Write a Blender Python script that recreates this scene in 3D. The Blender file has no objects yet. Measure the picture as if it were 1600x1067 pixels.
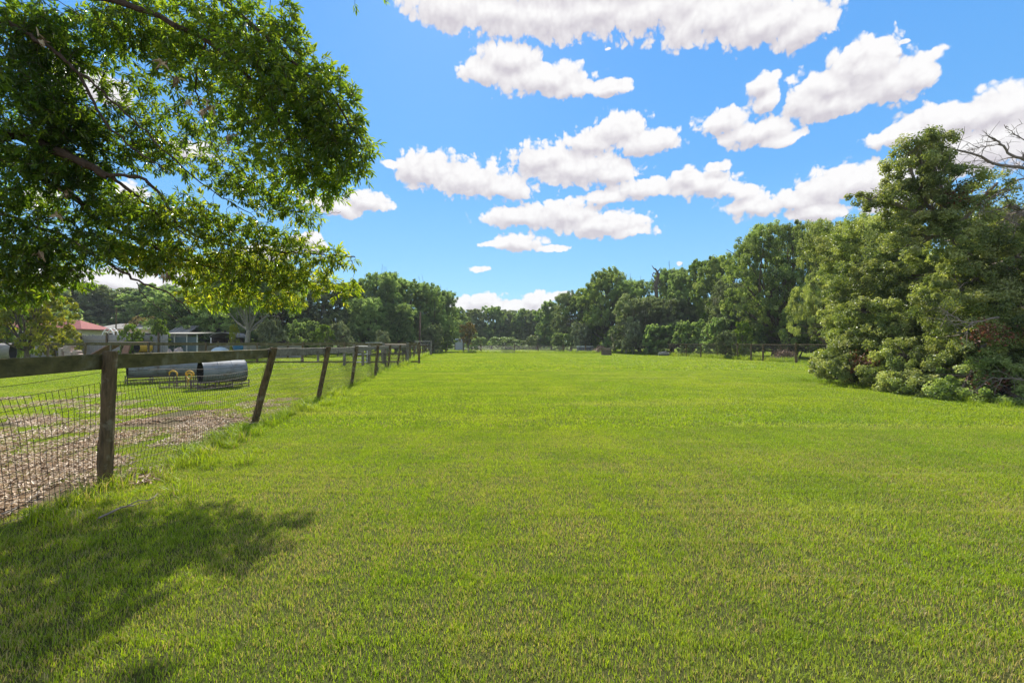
import bpy, math, random
import numpy as np
from mathutils import Vector

S = bpy.context.scene
COL = S.collection
FP = 711.0          # focal length in pixels of the 1600 px wide photograph
HZ = 537.0          # horizon row
HC = 1.3            # eye height

def P(px, py, y):
    return np.array([(px - 800.0) / FP * y, y, HC + (HZ - py) / FP * y])
def G(px, py):
    y = FP * HC / (py - HZ)
    return np.array([(px - 800.0) / FP * y, y, 0.0])

# ------------------------------------------------------------------ camera, light, sky
cam_d = bpy.data.cameras.new("camera")
cam = bpy.data.objects.new("camera", cam_d); COL.objects.link(cam)
cam.location = (0, 0, HC)
cam.rotation_euler = (math.radians(90) + math.atan(3.5 / FP), 0, 0)
cam_d.lens = 36 * FP / 1600; cam_d.sensor_width = 36
cam_d.clip_start = 0.05; cam_d.clip_end = 3000
S.camera = cam
S.view_settings.view_transform = 'Standard'; S.view_settings.look = 'None'
S.view_settings.exposure = 0.85; S.view_settings.gamma = 1
S.render.film_transparent = False

SUN_EL, SUN_AZ = math.radians(43), math.radians(-9)      # azimuth from +Y towards +X
SKY_STR = 0.15
sun_d = bpy.data.lights.new("sun", 'SUN'); sun = bpy.data.objects.new("sun", sun_d); COL.objects.link(sun)
sun_d.energy = 4.8; sun_d.angle = math.radians(0.9); sun_d.color = (1.0, 0.95, 0.86)
sdir = Vector((math.sin(SUN_AZ) * math.cos(SUN_EL), math.cos(SUN_AZ) * math.cos(SUN_EL), math.sin(SUN_EL)))
sun.rotation_euler = sdir.to_track_quat('Z', 'Y').to_euler()
sun.location = (0, 0, 30)

def N(nt, typ, **kw):
    n = nt.nodes.new(typ)
    for k, v in kw.items():
        if k.startswith('i_'):
            n.inputs[int(k[2:])].default_value = v
        else:
            setattr(n, k, v)
    return n
def LK(nt, a, b): nt.links.new(a, b)

W = bpy.data.worlds.new("World"); S.world = W; W.use_nodes = True
W.cycles.sampling_method = 'MANUAL'; W.cycles.sample_map_resolution = 256
S.cycles.max_bounces = 6; S.cycles.diffuse_bounces = 4; S.cycles.glossy_bounces = 2; S.cycles.transmission_bounces = 4
wt = W.node_tree; wt.nodes.clear()
sky = N(wt, 'ShaderNodeTexSky', sky_type='NISHITA', sun_disc=False)
sky.sun_elevation = SUN_EL; sky.sun_rotation = SUN_AZ
sky.air_density = 1.0; sky.dust_density = 0.3; sky.ozone_density = 2.0
hsv = N(wt, 'ShaderNodeHueSaturation'); hsv.inputs['Saturation'].default_value = 1.22
LK(wt, sky.outputs[0], hsv.inputs['Color'])
tint = N(wt, 'ShaderNodeMix', data_type='RGBA', blend_type='MULTIPLY'); tint.inputs[0].default_value = 1
tint.inputs[7].default_value = (0.80, 1.02, 1.12, 1)
LK(wt, hsv.outputs[0], tint.inputs[6])
tc0 = N(wt, 'ShaderNodeTexCoord'); sp0 = N(wt, 'ShaderNodeSeparateXYZ'); LK(wt, tc0.outputs['Generated'], sp0.inputs[0])
skr = N(wt, 'ShaderNodeValToRGB'); LK(wt, sp0.outputs[2], skr.inputs[0])
SKB = 1.0 / SKY_STR / 1.80          # divided by the exposure gain
e = skr.color_ramp.elements
for p_, c_ in ((0.0, (0.36, 0.66, 0.88)), (0.12, (0.25, 0.57, 0.88)), (0.32, (0.145, 0.44, 0.89)), (0.62, (0.108, 0.37, 0.88)), (1.0, (0.08, 0.30, 0.78))):
    q = e[0] if p_ == 0 else (e[-1] if p_ == 1 else e.new(p_)); q.position = p_; q.color = (c_[0] * SKB, c_[1] * SKB, c_[2] * SKB, 1)
smix = N(wt, 'ShaderNodeMix', data_type='RGBA'); smix.inputs[0].default_value = 0.88
LK(wt, tint.outputs[2], smix.inputs[6]); LK(wt, skr.outputs[0], smix.inputs[7])

# cumulus clouds: (px, py, half width, half height) seen from the field, turned into azimuth / elevation
CL = [(700,8,70,34),(770,14,80,40),(850,22,80,42),(930,12,90,36),(1020,14,100,42),(1120,26,100,38),(1200,34,80,34),(1262,42,50,30),(1000,-40,330,50),
 (795,92,48,28),(762,112,38,20),(850,122,75,26),(900,136,50,14),(955,137,32,13),
 (672,264,46,32),(735,280,75,30),(790,293,50,18),(640,262,22,20),
 (848,245,44,26),(905,262,80,28),(950,272,50,16),
 (965,202,48,24),(1010,222,58,20),(925,222,40,16),
 (880,334,62,24),(940,350,72,18),(815,338,60,13),(985,362,36,8),
 (812,378,38,14),(772,382,22,6),(860,388,24,5),
 (1000,294,48,15),(948,306,36,9),(1100,288,48,22),(1075,276,26,16),(1145,292,22,10),(1122,260,22,9),
 (1130,188,40,18),(1185,204,60,20),(1225,216,32,10),
 (1194,132,24,18),(1200,156,22,18),
 (1345,105,70,44),(1300,132,70,34),(1262,156,42,22),(1400,125,64,34),(1345,78,32,24),(1310,160,80,20),(1440,118,28,20),
 (1560,168,110,34),(1490,186,90,30),(1560,225,120,40),(1420,206,70,16),(1380,214,40,10),(1480,240,70,26),
 (1340,284,70,26),(1290,296,50,28),(1250,312,60,20),(1180,322,46,16),(1160,300,22,12),(1400,300,60,40),(1280,330,50,14),
 (745,421,16,4),(571,314,38,14),(520,322,44,14),(1415,62,11,6),(945,76,4,2),(1060,413,5,3),(1142,408,5,3),
 (612,257,14,6),(755,470,32,13),(835,468,28,16),(795,480,80,12),(882,462,20,8),(720,478,24,10),
 (190,438,110,16),(320,430,60,12),(60,310,30,16),(200,300,30,18),(420,400,40,16),(480,380,30,16),(140,130,60,24),(300,235,34,12),(1000,545,2,1)]
def azel(px, py):
    x, z = (px - 800) / FP, (HZ - py) / FP
    return math.atan(x) * FP, math.atan(z / math.hypot(1, x)) * FP
gF = bpy.data.node_groups.new("cloud_field", 'ShaderNodeTree')
gF.interface.new_socket("P", in_out='INPUT', socket_type='NodeSocketVector')
gF.interface.new_socket("F", in_out='OUTPUT', socket_type='NodeSocketFloat')
gi = N(gF, 'NodeGroupInput'); go = N(gF, 'NodeGroupOutput')
prev = None
for (px, py, a, b) in CL:
    c = azel(px, py); c1 = azel(px + 4, py); c2 = azel(px, py - 4)
    A = a * math.hypot(c1[0] - c[0], c1[1] - c[1]) / 4 * 1.42; B = b * math.hypot(c2[0] - c[0], c2[1] - c[1]) / 4 * 1.42
    m = N(gF, 'ShaderNodeVectorMath', operation='MULTIPLY_ADD')
    m.inputs[1].default_value = (1 / A, 1 / B, 0); m.inputs[2].default_value = (-c[0] / A, -c[1] / B, 0)
    LK(gF, gi.outputs[0], m.inputs[0])
    l = N(gF, 'ShaderNodeVectorMath', operation='LENGTH'); LK(gF, m.outputs[0], l.inputs[0])
    if prev is None: prev = l.outputs['Value']
    else:
        s = N(gF, 'ShaderNodeMath', operation='SMOOTH_MIN'); s.inputs[2].default_value = 0.16
        LK(gF, prev, s.inputs[0]); LK(gF, l.outputs['Value'], s.inputs[1]); prev = s.outputs[0]
s = N(gF, 'ShaderNodeMath', operation='SUBTRACT'); s.inputs[0].default_value = 1.0
LK(gF, prev, s.inputs[1]); LK(gF, s.outputs[0], go.inputs[0])

tc = N(wt, 'ShaderNodeTexCoord')
sep = N(wt, 'ShaderNodeSeparateXYZ'); LK(wt, tc.outputs['Generated'], sep.inputs[0])
def M(op, a, b=None, c=None):
    n = N(wt, 'ShaderNodeMath', operation=op)
    for i, v in enumerate((a, b, c)):
        if v is None: continue
        if isinstance(v, (int, float)): n.inputs[i].default_value = v
        else: LK(wt, v, n.inputs[i])
    return n.outputs[0]
az = M('MULTIPLY', M('ARCTAN2', sep.outputs[0], sep.outputs[1]), FP)
el = M('MULTIPLY', M('ARCSINE', sep.outputs[2]), FP)
pv = N(wt, 'ShaderNodeCombineXYZ'); LK(wt, az, pv.inputs[0]); LK(wt, el, pv.inputs[1])
def cloud_density(off):
    base = N(wt, 'ShaderNodeVectorMath', operation='ADD'); LK(wt, pv.outputs[0], base.inputs[0]); base.inputs[1].default_value = (off[0], off[1], 0)
    nw = N(wt, 'ShaderNodeTexNoise', noise_dimensions='2D'); nw.inputs['Scale'].default_value = 1 / 42; nw.inputs['Detail'].default_value = 3
    LK(wt, base.outputs[0], nw.inputs['Vector'])
    wv = N(wt, 'ShaderNodeVectorMath', operation='SUBTRACT'); LK(wt, nw.outputs['Color'], wv.inputs[0]); wv.inputs[1].default_value = (.5, .5, .5)
    ws = N(wt, 'ShaderNodeVectorMath', operation='MULTIPLY'); LK(wt, wv.outputs[0], ws.inputs[0]); ws.inputs[1].default_value = (22, 15, 0)
    wa = N(wt, 'ShaderNodeVectorMath', operation='ADD'); LK(wt, base.outputs[0], wa.inputs[0]); LK(wt, ws.outputs[0], wa.inputs[1])
    g = N(wt, 'ShaderNodeGroup'); g.node_tree = gF; LK(wt, wa.outputs[0], g.inputs[0])
    nf = N(wt, 'ShaderNodeTexNoise', noise_dimensions='2D'); nf.inputs['Scale'].default_value = 1 / 34; nf.inputs['Detail'].default_value = 6; nf.inputs['Roughness'].default_value = 0.52
    LK(wt, base.outputs[0], nf.inputs['Vector'])
    vo = N(wt, 'ShaderNodeTexVoronoi', feature='F1', voronoi_dimensions='2D'); vo.inputs['Scale'].default_value = 1 / 16; vo.inputs['Detail'].default_value = 2
    LK(wt, wa.outputs[0], vo.inputs['Vector'])
    d = M('MULTIPLY_ADD', M('SUBTRACT', nf.outputs[0], 0.5), 0.80, g.outputs[0])
    v = M('SUBTRACT', 0.42, vo.outputs['Distance'])
    d = M('MULTIPLY_ADD', v, 0.40, d)
    return d, g.outputs[0], nf.outputs[0], v
d1, f1, n1, v1 = cloud_density((0, 0)); d2, f2, n2, v2 = cloud_density((4, 12))
mr = N(wt, 'ShaderNodeMapRange', interpolation_type='SMOOTHSTEP'); LK(wt, d1, mr.inputs[0]); mr.inputs[1].default_value = 0.0; mr.inputs[2].default_value = 0.22
lit = M('MULTIPLY_ADD', M('MINIMUM', M('SUBTRACT', f1, f2), 0.35), 1.25, 0.58)
lit = M('MULTIPLY_ADD', M('SUBTRACT', n1, n2), 0.14, lit)
lit = M('MULTIPLY_ADD', v1, 0.24, lit)
lit = M('MULTIPLY_ADD', M('SUBTRACT', v1, v2), 0.20, lit)
lit = M('MULTIPLY_ADD', M('SUBTRACT', 0.5, M('MINIMUM', d1, 1.0)), 0.16, lit)
lc = N(wt, 'ShaderNodeClamp'); LK(wt, lit, lc.inputs[0])
cr = N(wt, 'ShaderNodeValToRGB'); LK(wt, lc.outputs[0], cr.inputs[0])
CB = 0.56 / SKY_STR
cr.color_ramp.elements[0].color = (0.66 * CB, 0.62 * CB, 0.67 * CB, 1)
q_ = cr.color_ramp.elements.new(0.45); q_.color = (0.84 * CB, 0.81 * CB, 0.83 * CB, 1)
cr.color_ramp.elements[2].color = (1.0 * CB, 0.985 * CB, 0.98 * CB, 1)
cr.color_ramp.elements[2].position = 0.9
# unseen clouds round the rest of the sky, cover widened to add fill light
nb = N(wt, 'ShaderNodeTexNoise'); nb.inputs['Scale'].default_value = 2.6; nb.inputs['Detail'].default_value = 8; nb.inputs['Roughness'].default_value = 0.55
mp = N(wt, 'ShaderNodeMapping'); mp.inputs['Scale'].default_value = (1, 1, 2.2); LK(wt, tc.outputs['Generated'], mp.inputs[0]); LK(wt, mp.outputs[0], nb.inputs['Vector'])
rb = N(wt, 'ShaderNodeMapRange', interpolation_type='SMOOTHSTEP'); LK(wt, nb.outputs[0], rb.inputs[0]); rb.inputs[1].default_value = 0.44; rb.inputs[2].default_value = 0.56
back = M('MULTIPLY', rb.outputs[0], M('MAXIMUM', M('GREATER_THAN', M('ABSOLUTE', az), 640.0), M('GREATER_THAN', el, 480.0)))
alpha = M('MAXIMUM', mr.outputs[0], back)
cm = N(wt, 'ShaderNodeMix', data_type='RGBA'); LK(wt, M('MULTIPLY', alpha, 0.985), cm.inputs[0]); LK(wt, smix.outputs[2], cm.inputs[6]); LK(wt, cr.outputs[0], cm.inputs[7])
bg = N(wt, 'ShaderNodeBackground'); bg.inputs[1].default_value = SKY_STR
LK(wt, cm.outputs[2], bg.inputs[0])
wo = N(wt, 'ShaderNodeOutputWorld'); LK(wt, bg.outputs[0], wo.inputs[0])

# ------------------------------------------------------------------ helpers
def tag(o, label, cat, group=None, kind=None):
    if label: o['label'] = label
    if cat: o['category'] = cat
    if group: o['group'] = group
    if kind: o['kind'] = kind
    return o
def empty(name, label, cat, loc, group=None, rz=0.0, scale=None):
    o = bpy.data.objects.new(name, None); COL.objects.link(o); o.empty_display_size = 0.3
    o.location = loc; o.rotation_euler = (0, 0, rz)
    if scale is not None: o.scale = scale
    return tag(o, label, cat, group)

class MB:
    """collects polygons (numpy) and builds ONE mesh"""
    def __init__(s): s.v = []; s.f = []; s.r = []; s.n = 0
    def add(s, v, f, r=None):
        v = np.asarray(v, float).reshape(-1, 3); f = np.asarray(f, np.int64)
        s.v.append(v); s.f.append(f + s.n); s.n += len(v)
        s.r.append(np.full(len(v), 0.5) if r is None else np.broadcast_to(np.asarray(r, float), (len(v),)))
    def mesh(s, name, mat, smooth=False, origin=(0, 0, 0)):
        v = np.concatenate(s.v) - np.asarray(origin, float)
        me = bpy.data.meshes.new(name)
        me.vertices.add(len(v)); me.vertices.foreach_set('co', v.astype(np.float32).ravel())
        cnt = np.concatenate([np.full(len(f), f.shape[1]) for f in s.f])
        idx = np.concatenate([f.ravel() for f in s.f])
        me.loops.add(len(idx)); me.loops.foreach_set('vertex_index', idx.astype(np.int32))
        me.polygons.add(len(cnt)); st = np.concatenate([[0], np.cumsum(cnt)[:-1]])
        me.polygons.foreach_set('loop_start', st.astype(np.int32))
        me.polygons.foreach_set('use_smooth', np.full(len(cnt), bool(smooth)))
        a = me.attributes.new('rnd', 'FLOAT', 'POINT'); a.data.foreach_set('value', np.concatenate(s.r).astype(np.float32))
        me.update(calc_edges=True)
        me.materials.append(mat)
        return me
    def build(s, name, mat, parent=None, smooth=False, origin=(0, 0, 0), world=False):
        o = bpy.data.objects.new(name, s.mesh(name, mat, smooth, origin)); COL.objects.link(o)
        if parent is not None: o.parent = parent
        else: o.location = origin
        return o
    def box(s, c, size, rz=0.0, rx=0.0, r=0.5, bev=0.0, ry=0.0):
        x, y, z = [k / 2 for k in size]
        if bev > 0:
            b = bev
            pr = [(-x + b, -y), (x - b, -y), (x, -y + b), (x, y - b), (x - b, y), (-x + b, y), (-x, y - b), (-x, -y + b)]
            q = [(a * (1 - b / max(x, 1e-6)), d * (1 - b / max(y, 1e-6))) for a, d in pr]
            v = [(a, d, -z) for a, d in pr] + [(a, d, z - b) for a, d in pr] + [(a, d, z) for a, d in q]
            v = np.array(v); fs = []
            for lv in (0, 8):
                for i in range(8): fs.append((lv + i, lv + (i + 1) % 8, lv + 8 + (i + 1) % 8, lv + 8 + i))
            v = rot(v, rx, ry, rz) + np.asarray(c)
            s.v.append(v); s.r.append(np.full(len(v), r)); s.f.append(np.array(fs) + s.n)
            s.f.append(np.array([[7, 6, 5, 4, 3, 2, 1, 0], [16, 17, 18, 19, 20, 21, 22, 23]]) + s.n); s.n += len(v); return
        v = np.array([(a, b, d) for a in (-x, x) for b in (-y, y) for d in (-z, z)])
        v = rot(v, rx, ry, rz) + np.asarray(c)
        s.add(v, [(0, 1, 3, 2), (4, 6, 7, 5), (0, 4, 5, 1), (2, 3, 7, 6), (0, 2, 6, 4), (1, 5, 7, 3)], r)
    def tube(s, pts, rad, k=6, cap=True, r=0.5, closed=False):
        pts = np.asarray(pts, float); n = len(pts); rad = np.broadcast_to(np.asarray(rad, float), (n,))
        t = np.gradient(pts, axis=0)
        if closed: t = np.roll(pts, -1, 0) - np.roll(pts, 1, 0)
        t /= np.linalg.norm(t, axis=1)[:, None] + 1e-9
        up = np.array([0, 0, 1.0]) if abs(t[:, 2]).mean() < 0.8 else np.array([0, 1.0, 0])
        a = np.cross(t, up); a /= np.linalg.norm(a, axis=1)[:, None] + 1e-9; b = np.cross(t, a)
        th = np.arange(k) / k * 2 * math.pi
        v = pts[:, None] + rad[:, None, None] * (np.cos(th)[None, :, None] * a[:, None] + np.sin(th)[None, :, None] * b[:, None])
        m = n if closed else n - 1
        i = np.arange(m)[:, None] * k; j = np.arange(k)[None]; i2 = (np.arange(m)[:, None] + 1) % n * k
        f = np.stack([i + j, i + (j + 1) % k, i2 + (j + 1) % k, i2 + j], -1).reshape(-1, 4)
        base = s.n
        s.add(v.reshape(-1, 3), f, r)
        if cap and not closed: s.f.append(np.array([list(range(k))[::-1], [(n - 1) * k + q for q in range(k)]]) + base)
def rot(v, rx, ry, rz):
    v = np.asarray(v, float)
    if rx: c, q = math.cos(rx), math.sin(rx); v = v @ np.array([[1, 0, 0], [0, c, q], [0, -q, c]])
    if ry: c, q = math.cos(ry), math.sin(ry); v = v @ np.array([[c, 0, -q], [0, 1, 0], [q, 0, c]])
    if rz: c, q = math.cos(rz), math.sin(rz); v = v @ np.array([[c, q, 0], [-q, c, 0], [0, 0, 1]])
    return v
def unit(v): return v / (np.linalg.norm(v, axis=-1, keepdims=True) + 1e-9)
def leaves(mb, C, D, Nn, L, Wd, r, oval=False, fold=0.25, droop=0.15):
    """folded leaf blades: C base, D axis, Nn face normal"""
    n = len(C); D = unit(D); Sd = unit(np.cross(D, Nn)); Nn = np.cross(Sd, D)
    L = np.broadcast_to(L, (n,))[:, None]; Wd = np.broadcast_to(Wd, (n,))[:, None]
    if oval:
        def q(u, w, h): return C + D * L * u + Sd * Wd * w + Nn * (h * Wd - droop * L * u * u)
        v = np.stack([q(0, 0, 0), q(.3, .46, fold), q(.68, .40, fold), q(1, 0, 0), q(.68, -.40, fold), q(.3, -.46, fold)], 1)
        i = np.arange(n)[:, None] * 6
        mb.add(v.reshape(-1, 3), np.concatenate([i + np.array([0, 1, 2, 3]), i + np.array([0, 3, 4, 5])]), np.repeat(r, 6))
    else:
        v = np.stack([C, C + D * L * .45 + Sd * Wd * .5 + Nn * fold * Wd, C + D * L - Nn * droop * L, C + D * L * .45 - Sd * Wd * .5 + Nn * fold * Wd], 1)
        i = np.arange(n)[:, None] * 4
        mb.add(v.reshape(-1, 3), np.concatenate([i + np.array([0, 1, 2]), i + np.array([0, 2, 3])]), np.repeat(r, 4))

# ------------------------------------------------------------------ materials
def mat_new(name):
    m = bpy.data.materials.new(name); m.use_nodes = True; nt = m.node_tree; nt.nodes.clear()
    o = N(nt, 'ShaderNodeOutputMaterial'); return m, nt, o
def ramp(nt, src, stops, interp='LINEAR'):
    r = N(nt, 'ShaderNodeValToRGB'); LK(nt, src, r.inputs[0]); e = r.color_ramp.elements; r.color_ramp.interpolation = interp
    while len(e) < len(stops): e.new(0.5)
    for i, (p, c) in enumerate(stops): e[i].position = p; e[i].color = (*c, 1)
    return r.outputs[0]
def noise(nt, scale, detail=3, rough=0.5, vec=None, sc3=None):
    n = N(nt, 'ShaderNodeTexNoise'); n.inputs['Scale'].default_value = scale; n.inputs['Detail'].default_value = detail; n.inputs['Roughness'].default_value = rough
    if vec is None: vec = N(nt, 'ShaderNodeNewGeometry').outputs['Position']
    if sc3:
        mm = N(nt, 'ShaderNodeMapping'); mm.inputs['Scale'].default_value = sc3; LK(nt, vec, mm.inputs[0]); vec = mm.outputs[0]
    LK(nt, vec, n.inputs['Vector']); return n.outputs[0]
def mixc(nt, f, a, b, mode='MIX'):
    m = N(nt, 'ShaderNodeMix', data_type='RGBA', blend_type=mode)
    if isinstance(f, (int, float)): m.inputs[0].default_value = f
    else: LK(nt, f, m.inputs[0])
    for i, v in ((6, a), (7, b)):
        if isinstance(v, tuple): m.inputs[i].default_value = (*v, 1)
        else: LK(nt, v, m.inputs[i])
    return m.outputs[2]
def mrange(nt, src, a, b, c=0.0, d=1.0, smooth=True):
    m = N(nt, 'ShaderNodeMapRange'); m.interpolation_type = 'SMOOTHSTEP' if smooth else 'LINEAR'
    LK(nt, src, m.inputs[0]); m.inputs[1].default_value = a; m.inputs[2].default_value = b; m.inputs[3].default_value = c; m.inputs[4].default_value = d
    return m.outputs[0]
def attr(nt, name='rnd'):
    a = N(nt, 'ShaderNodeAttribute'); a.attribute_name = name; return a.outputs['Fac']
def leafy(nt, out, col, transcol, fac, rough=0.5, spec=0.35):
    p = N(nt, 'ShaderNodeBsdfPrincipled'); LK(nt, col, p.inputs['Base Color']); p.inputs['Roughness'].default_value = rough
    p.inputs['Specular IOR Level'].default_value = spec
    t = N(nt, 'ShaderNodeBsdfTranslucent'); LK(nt, transcol, t.inputs[0])
    x = N(nt, 'ShaderNodeMixShader'); x.inputs[0].default_value = fac
    LK(nt, p.outputs[0], x.inputs[1]); LK(nt, t.outputs[0], x.inputs[2]); LK(nt, x.outputs[0], out.inputs[0])
def m_leaf(name, stops, tr, fac=0.4, patch=1.2, rough=0.5, spec=0.35, lo=0.75, hi=1.25, ps=None):
    m, nt, o = mat_new(name)
    c = ramp(nt, attr(nt), stops)
    k = noise(nt, patch, 2, 0.5)
    v = mrange(nt, k, 0.35, 0.65, lo, hi)
    vv = N(nt, 'ShaderNodeCombineColor'); [LK(nt, v, vv.inputs[i]) for i in range(3)]
    c = mixc(nt, 1.0, c, vv.outputs[0], 'MULTIPLY')
    t = mixc(nt, 1.0, c, tr, 'MULTIPLY')
    leafy(nt, o, c, t, fac, rough, spec); return m
def m_plain(name, col, rough=0.6, metal=0.0, var=0.25, scale=8, spec=0.5, sc3=None, bump=0.0, col2=None, dirt=None, dirtc=(0.08, 0.06, 0.04)):
    m, nt, o = mat_new(name)
    n = noise(nt, scale, 5, 0.6, sc3=sc3)
    c2 = col2 or tuple(x * (1 - var) for x in col)
    c = ramp(nt, n, [(0.3, c2), (0.7, col)])
    if dirt:
        n2 = noise(nt, dirt, 6, 0.65); c = mixc(nt, mrange(nt, n2, 0.5, 0.72), c, dirtc)
    p = N(nt, 'ShaderNodeBsdfPrincipled'); LK(nt, c, p.inputs['Base Color']); p.inputs['Roughness'].default_value = rough
    p.inputs['Metallic'].default_value = metal; p.inputs['Specular IOR Level'].default_value = spec
    if bump:
        b = N(nt, 'ShaderNodeBump'); b.inputs['Strength'].default_value = bump; b.inputs['Distance'].default_value = 0.02
        LK(nt, n, b.inputs['Height']); LK(nt, b.outputs[0], p.inputs['Normal'])
    LK(nt, p.outputs[0], o.inputs[0]); return m

# fence line data used by the ground too
FA = G(165, 762)[:2]; FB = G(685, 546.5)[:2]
FD = (FB - FA) / np.linalg.norm(FB - FA); FN = np.array([FD[1], -FD[0]])      # FN points to the lawn side

def side_distance(nt):
    """metres right of the paddock fence line, at the shaded world position"""
    g = N(nt, 'ShaderNodeNewGeometry').outputs['Position']
    a = N(nt, 'ShaderNodeVectorMath', operation='SUBTRACT'); LK(nt, g, a.inputs[0]); a.inputs[1].default_value = (FA[0], FA[1], 0)
    d = N(nt, 'ShaderNodeVectorMath', operation='DOT_PRODUCT'); LK(nt, a.outputs[0], d.inputs[0]); d.inputs[1].default_value = (FN[0], FN[1], 0)
    e = N(nt, 'ShaderNodeVectorMath', operation='DOT_PRODUCT'); LK(nt, a.outputs[0], e.inputs[0]); e.inputs[1].default_value = (FD[0], FD[1], 0)
    return d.outputs['Value'], e.outputs['Value']
def mth(nt, op, a, b=None, clamp=False):
    n = N(nt, 'ShaderNodeMath', operation=op); n.use_clamp = clamp
    for i, v in enumerate((a, b)):
        if v is None: continue
        if isinstance(v, (int, float)): n.inputs[i].default_value = v
        else: LK(nt, v, n.inputs[i])
    return n.outputs[0]
def grass_color(nt):
    """lawn colour from world position: green, yellow green and straw patches"""
    big = noise(nt, 0.22, 3, 0.55); mid = noise(nt, 1.1, 4, 0.6); streak = noise(nt, 0.5, 4, 0.6, sc3=(0.25, 1.6, 1))
    c = ramp(nt, big, [(0.35, (0.230, 0.350, 0.018)), (0.65, (0.310, 0.400, 0.022))])
    c = mixc(nt, mrange(nt, mid, 0.42, 0.62, 0, 0.65), c, (0.190, 0.285, 0.026))
    c = mixc(nt, mrange(nt, streak, 0.50, 0.74, 0, 0.50), c, (0.46, 0.46, 0.15))
    return c
M_grass, nt, o = mat_new("grass_blades")
gc = grass_color(nt); r_ = attr(nt)
drymask = mrange(nt, noise(nt, 0.9, 6, 0.66), 0.36, 0.66, 0.05, 0.46)
pos = N(nt, 'ShaderNodeSeparateXYZ'); LK(nt, N(nt, 'ShaderNodeNewGeometry').outputs['Position'], pos.inputs[0])
near = mrange(nt, pos.outputs[1], 2.4, 8.0, 1.0, 0.12)
drymask = mth(nt, 'MULTIPLY', drymask, near)
dry = mth(nt, 'LESS_THAN', mth(nt, 'FRACT', mth(nt, 'MULTIPLY', r_, 7.31)), drymask)
gv = ramp(nt, r_, [(0, (0.45, 0.52, 0.6)), (0.5, (0.95, 1.0, 0.9)), (1, (1.5, 1.42, 1.1))])
gc2 = mixc(nt, 1.0, gc, gv, 'MULTIPLY')
gc2 = mixc(nt, dry, gc2, (0.40, 0.345, 0.17))
leafy(nt, o, gc2, mixc(nt, 1.0, gc2, (1.35, 1.25, 0.6), 'MULTIPLY'), 0.45, 0.5, 0.3)

M_ground, nt, o = mat_new("ground_soil_and_turf")
gc = grass_color(nt)
d_, e_ = side_distance(nt)
fine = noise(nt, 55, 4, 0.7); fine2 = noise(nt, 9, 5, 0.7)
gcol = mixc(nt, mrange(nt, fine, 0.35, 0.65, 0.0, 0.75), gc, (0.075, 0.115, 0.012))
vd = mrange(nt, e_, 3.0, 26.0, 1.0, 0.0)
soil = ramp(nt, fine, [(0.3, (0.08, 0.055, 0.03)), (0.5, (0.24, 0.17, 0.10)), (0.68, (0.46, 0.34, 0.21))])
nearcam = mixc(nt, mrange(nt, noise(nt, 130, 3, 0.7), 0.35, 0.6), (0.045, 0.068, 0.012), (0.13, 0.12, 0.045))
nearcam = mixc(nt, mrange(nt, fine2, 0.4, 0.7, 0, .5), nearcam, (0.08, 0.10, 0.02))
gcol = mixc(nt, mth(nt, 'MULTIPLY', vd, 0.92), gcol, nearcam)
lf = mth(nt, 'MULTIPLY', mrange(nt, d_, -0.35, 0.15, 1.0, 0.0), mrange(nt, mth(nt, 'ADD', e_, mth(nt, 'MULTIPLY', noise(nt, 0.5, 3), 6.0)), 4.0, 10.0, 1.0, 0.0))
gcol = mixc(nt, lf, gcol, soil)
p = N(nt, 'ShaderNodeBsdfPrincipled'); gcol = mixc(nt, 1.0, gcol, (0.55, 0.55, 0.55), 'MULTIPLY'); LK(nt, gcol, p.inputs['Base Color']); p.inputs['Roughness'].default_value = 0.9; p.inputs['Specular IOR Level'].default_value = 0.1
b = N(nt, 'ShaderNodeBump'); b.inputs['Strength'].default_value = 0.6; b.inputs['Distance'].default_value = 0.03; LK(nt, fine, b.inputs['Height']); LK(nt, b.outputs[0], p.inputs['Normal'])
LK(nt, p.outputs[0], o.inputs[0])

M_litter, nt, o = mat_new("dead_oak_leaves")
c = ramp(nt, attr(nt), [(0, (0.14, 0.085, 0.045)), (0.3, (0.38, 0.26, 0.155)), (0.65, (0.60, 0.45, 0.30)), (1, (0.80, 0.68, 0.52))])
leafy(nt, o, c, c, 0.25, 0.55, 0.4)

OAK = [(0, (0.075, 0.120, 0.036)), (0.5, (0.18, 0.25, 0.075)), (0.85, (0.31, 0.37, 0.14)), (1, (0.46, 0.50, 0.28))]
M_oak = m_leaf("live_oak_leaves", OAK, (1.6, 1.6, 0.65), 0.42, 0.35, 0.5, 0.35)
M_oak_grey = m_leaf("grey_oak_leaves", [(0, (0.075, 0.100, 0.045)), (0.5, (0.165, 0.205, 0.09)), (1, (0.32, 0.35, 0.20))], (1.4, 1.5, 0.7), 0.36, 0.3)
M_oak_dark = m_leaf("dark_oak_leaves", [(0, (0.060, 0.105, 0.040)), (0.5, (0.175, 0.25, 0.085)), (0.9, (0.34, 0.41, 0.17)), (1, (0.50, 0.54, 0.33))], (1.5, 1.6, 0.8), 0.46, 0.35)
M_olive = m_leaf("fallen_oak_leaves", [(0, (0.075, 0.12, 0.038)), (0.5, (0.235, 0.285, 0.085)), (0.85, (0.42, 0.45, 0.18)), (1, (0.60, 0.61, 0.40))], (1.4, 1.4, 0.5), 0.36, 0.6, 0.42, 0.5)
M_near = m_leaf("laurel_oak_leaves", [(0, (0.040, 0.095, 0.014)), (0.5, (0.090, 0.165, 0.020)), (0.9, (0.17, 0.24, 0.028)), (1, (0.27, 0.31, 0.05))], (2.7, 2.3, 0.7), 0.55, 0.9, 0.28, 0.7, 0.8, 1.2)
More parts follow.
